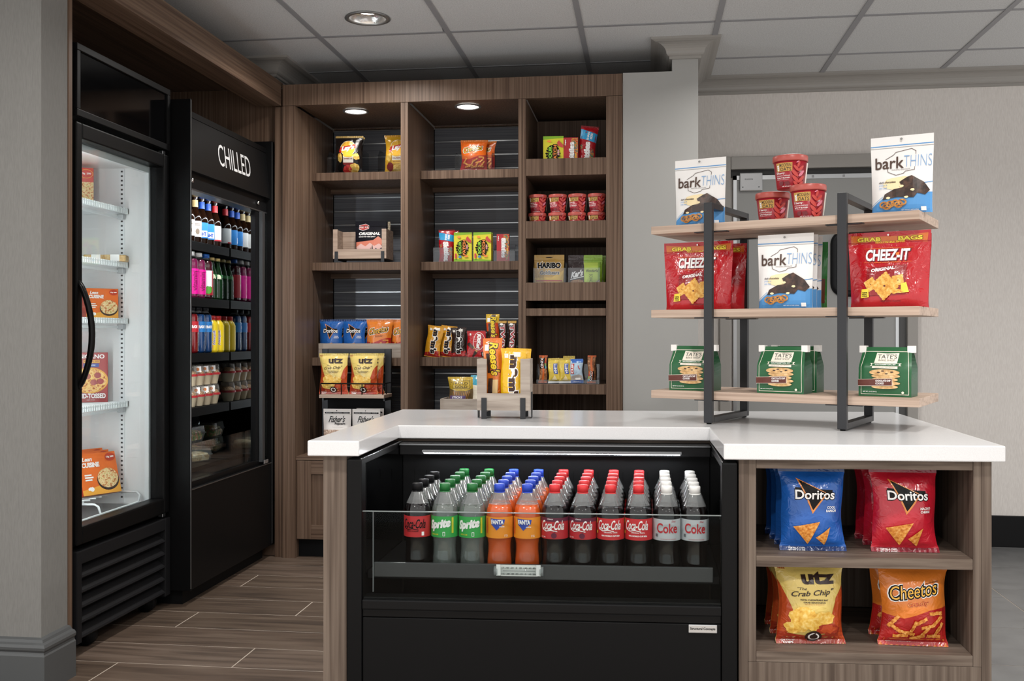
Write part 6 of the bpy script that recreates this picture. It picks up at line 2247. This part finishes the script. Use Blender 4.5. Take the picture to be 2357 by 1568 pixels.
place(kind_bar(False), 'snack_bar', (xs(1362, yk), yk, t4 + .0035), 'orange and black nut bar standing upside down, rightmost', 'snack bar', rz=-.02, tilt=-.04)
LN = luna_bar(.058, .122)
place(LN, 'snack_bar', (xs(1276, yk), yk, t4 + .0035), 'yellow snack bar with blue label, left of two in front', 'snack bar', rz=.05, tilt=-.05, roll=-.03)
place(LN, 'snack_bar', (xs(1301, yk), yk, t4 + .0035), 'yellow snack bar with blue label, right of two in front', 'snack bar', rz=.0, tilt=-.05, roll=-.02)
place(LN, 'snack_bar', (xs(1309, yk + .035), yk + .035, t4 + .0135), 'yellow snack bar standing behind the front ones', 'snack bar', rz=.0, tilt=-.02)
place(clif_bar(.066, .118), 'snack_bar', (xs(1327, yk), yk, t4 + .0035), 'pale blue energy bar with dark blue ends', 'snack bar', rz=.0, tilt=-.05, roll=-.02)
acrylic_bin((xs(1308, 4.9), yk + .025, t4), .305, .09, .02, .095, 'long clear acrylic bin of snack bars, lowest right shelf')

# ---- freezer goods
fy = 3.79
place(mac_box(.09, .15, .07), 'frozen_box', (xs(197, fy), fy - .03, FSH[0] + .0005), 'red frozen meal box on the top freezer shelf', 'food box', rz=.52)
pk = [('tray', MB().box(-.045, .045, -.03, .03, 0, .026, b=.006).mesh('tray', ramp_mat('kraft_wrap', ('#9a7846', '#bf9a62', '#d9bd8a'), (60, 60, 60))), None), ('label_sleeve', MB().box(-.015, .02, -.0305, .0305, .001, .0268).mesh('label_sleeve', W_), None)]
place(pk, 'frozen_pack', (xs(222, fy), fy, FSH[1] + .0005), 'flat tan frozen pack, left one on the second freezer shelf', 'food pack', rz=.35)
place(pk, 'frozen_pack', (xs(262, fy), fy + .015, FSH[1] + .0005), 'flat tan frozen pack, right one on the second freezer shelf', 'food pack', rz=.3)
FZ = frozen(.125, .118, .05)
place(FZ, 'frozen_box', (xs(234, fy) , fy - .01, FSH[2] + .0005), 'orange frozen pasta box standing on the third freezer shelf', 'food box', rz=.85)
place(pizza_box(.15, .2, .03), 'frozen_box', (xs(208, fy), fy - .02, FSH[3] + .0005), 'dark red frozen pizza box on the fourth freezer shelf', 'food box', rz=.5)
FZ2 = frozen(.165, .165, .032)
for k in range(3):
    place(FZ2, 'frozen_box', (-2.125 - k * .037, 3.716 + k * .019, .4865 + k * .004), 'orange frozen pasta box leaning on the bottom freezer rack, %s' % ('foremost', 'second', 'hindmost')[k], 'food box', rz=1.1, tilt=-.30, roll=.0, group='frozen pasta boxes on the bottom rack')

# ---- chilled case goods (real bottles; the far side of the case is a mirror)
bx = -2.10
for i, (y, kd) in enumerate(((4.355, 0), (4.428, 0), (4.50, 0), (4.572, 1), (4.644, 1), (4.722, 2))):
    place(BEERP[kd], 'beer_bottle', (bx, y, KSH[0]), 'brown beer bottle with %s, %s in the top chilled row' % (('white label', 'blue label', 'white and red label')[kd], ('first', 'second', 'third', 'fourth', 'fifth', 'last')[i]), 'bottle', rz=.55 + jit(.1), group='beer bottles on the top chilled shelf')
for i, (y, kd) in enumerate(((4.375, 'pink'), (4.455, 'pink'), (4.535, 'pink'), (4.615, 'tea'))):
    place(WIDEP[kd], 'drink_bottle', (bx, y, KSH[1]), ('magenta drink bottle with white cap, %s' % ('nearest', 'second', 'third')[i]) if kd == 'pink' else 'dark red tea bottle with blue cap, second chilled shelf', 'bottle', rz=.75 + jit(.1), group='drinks on the second chilled shelf')
for i, y in enumerate((4.686, 4.752)):
    place(SPARKP, 'water_bottle', (bx, y, KSH[1]), 'green glass sparkling water bottle with gold cap, %s of two' % ('near one', 'far one')[i], 'bottle', rz=.6, group='drinks on the second chilled shelf')
for i, (y, kd) in enumerate(((4.38, 'red'), (4.455, 'red'), (4.53, 'blue'), (4.605, 'blue'))):
    place(WIDEP[kd], 'drink_bottle', (bx, y, KSH[2]), '%s sports drink bottle with black cap, %s one' % (kd, ('nearest', 'second')[i % 2]), 'bottle', rz=.6 + jit(.1), group='drinks on the third chilled shelf')
for i, (y, kd) in enumerate(((4.678, 'banana'), (4.748, 'banana'))):
    place(SHAKEP[kd], 'milk_bottle', (bx, y, KSH[2]), 'yellow flavoured milk bottle with red cap, %s of two' % ('near one', 'far one')[i], 'bottle', rz=.6 + jit(.1), group='drinks on the third chilled shelf')
for i in range(4):
    for j in range(2):
        for k in range(2):
            place(PARF, 'parfait_cup', (-2.10 - k * .083, 4.44 + i * .083, KSH[3] + j * .0985), 'clear domed parfait cup with red rim, %s from near end, %s, %s layer' % (('first', 'second', 'third', 'fourth')[i], ('front', 'rear')[k], ('lower', 'upper')[j]), 'cup', rz=.5 + jit(.2), group='parfait cups on the fourth chilled shelf')
CS = clamshell(.17, .14, .075, 'salad')
CS2 = clamshell(.14, .12, .06, 'sandwich')
place(CS, 'salad_box', (-2.22, 4.66, .5205), 'clear clamshell of salad at the far end of the case floor', 'food box', rz=1.4, group='clear food boxes in the chilled case')
place(CS, 'salad_box', (-2.22, 4.66, .5965), 'clear clamshell of salad stacked on the far one', 'food box', rz=1.45, group='clear food boxes in the chilled case')
place(CS2, 'sandwich_box', (-2.10, 4.50, .5205), 'small clear clamshell in front on the case floor', 'food box', rz=1.2, group='clear food boxes in the chilled case')
place(CS2, 'sandwich_box', (-2.13, 4.345, .5205), 'small clear clamshell behind the near side panel', 'food box', rz=1.5, group='clear food boxes in the chilled case')
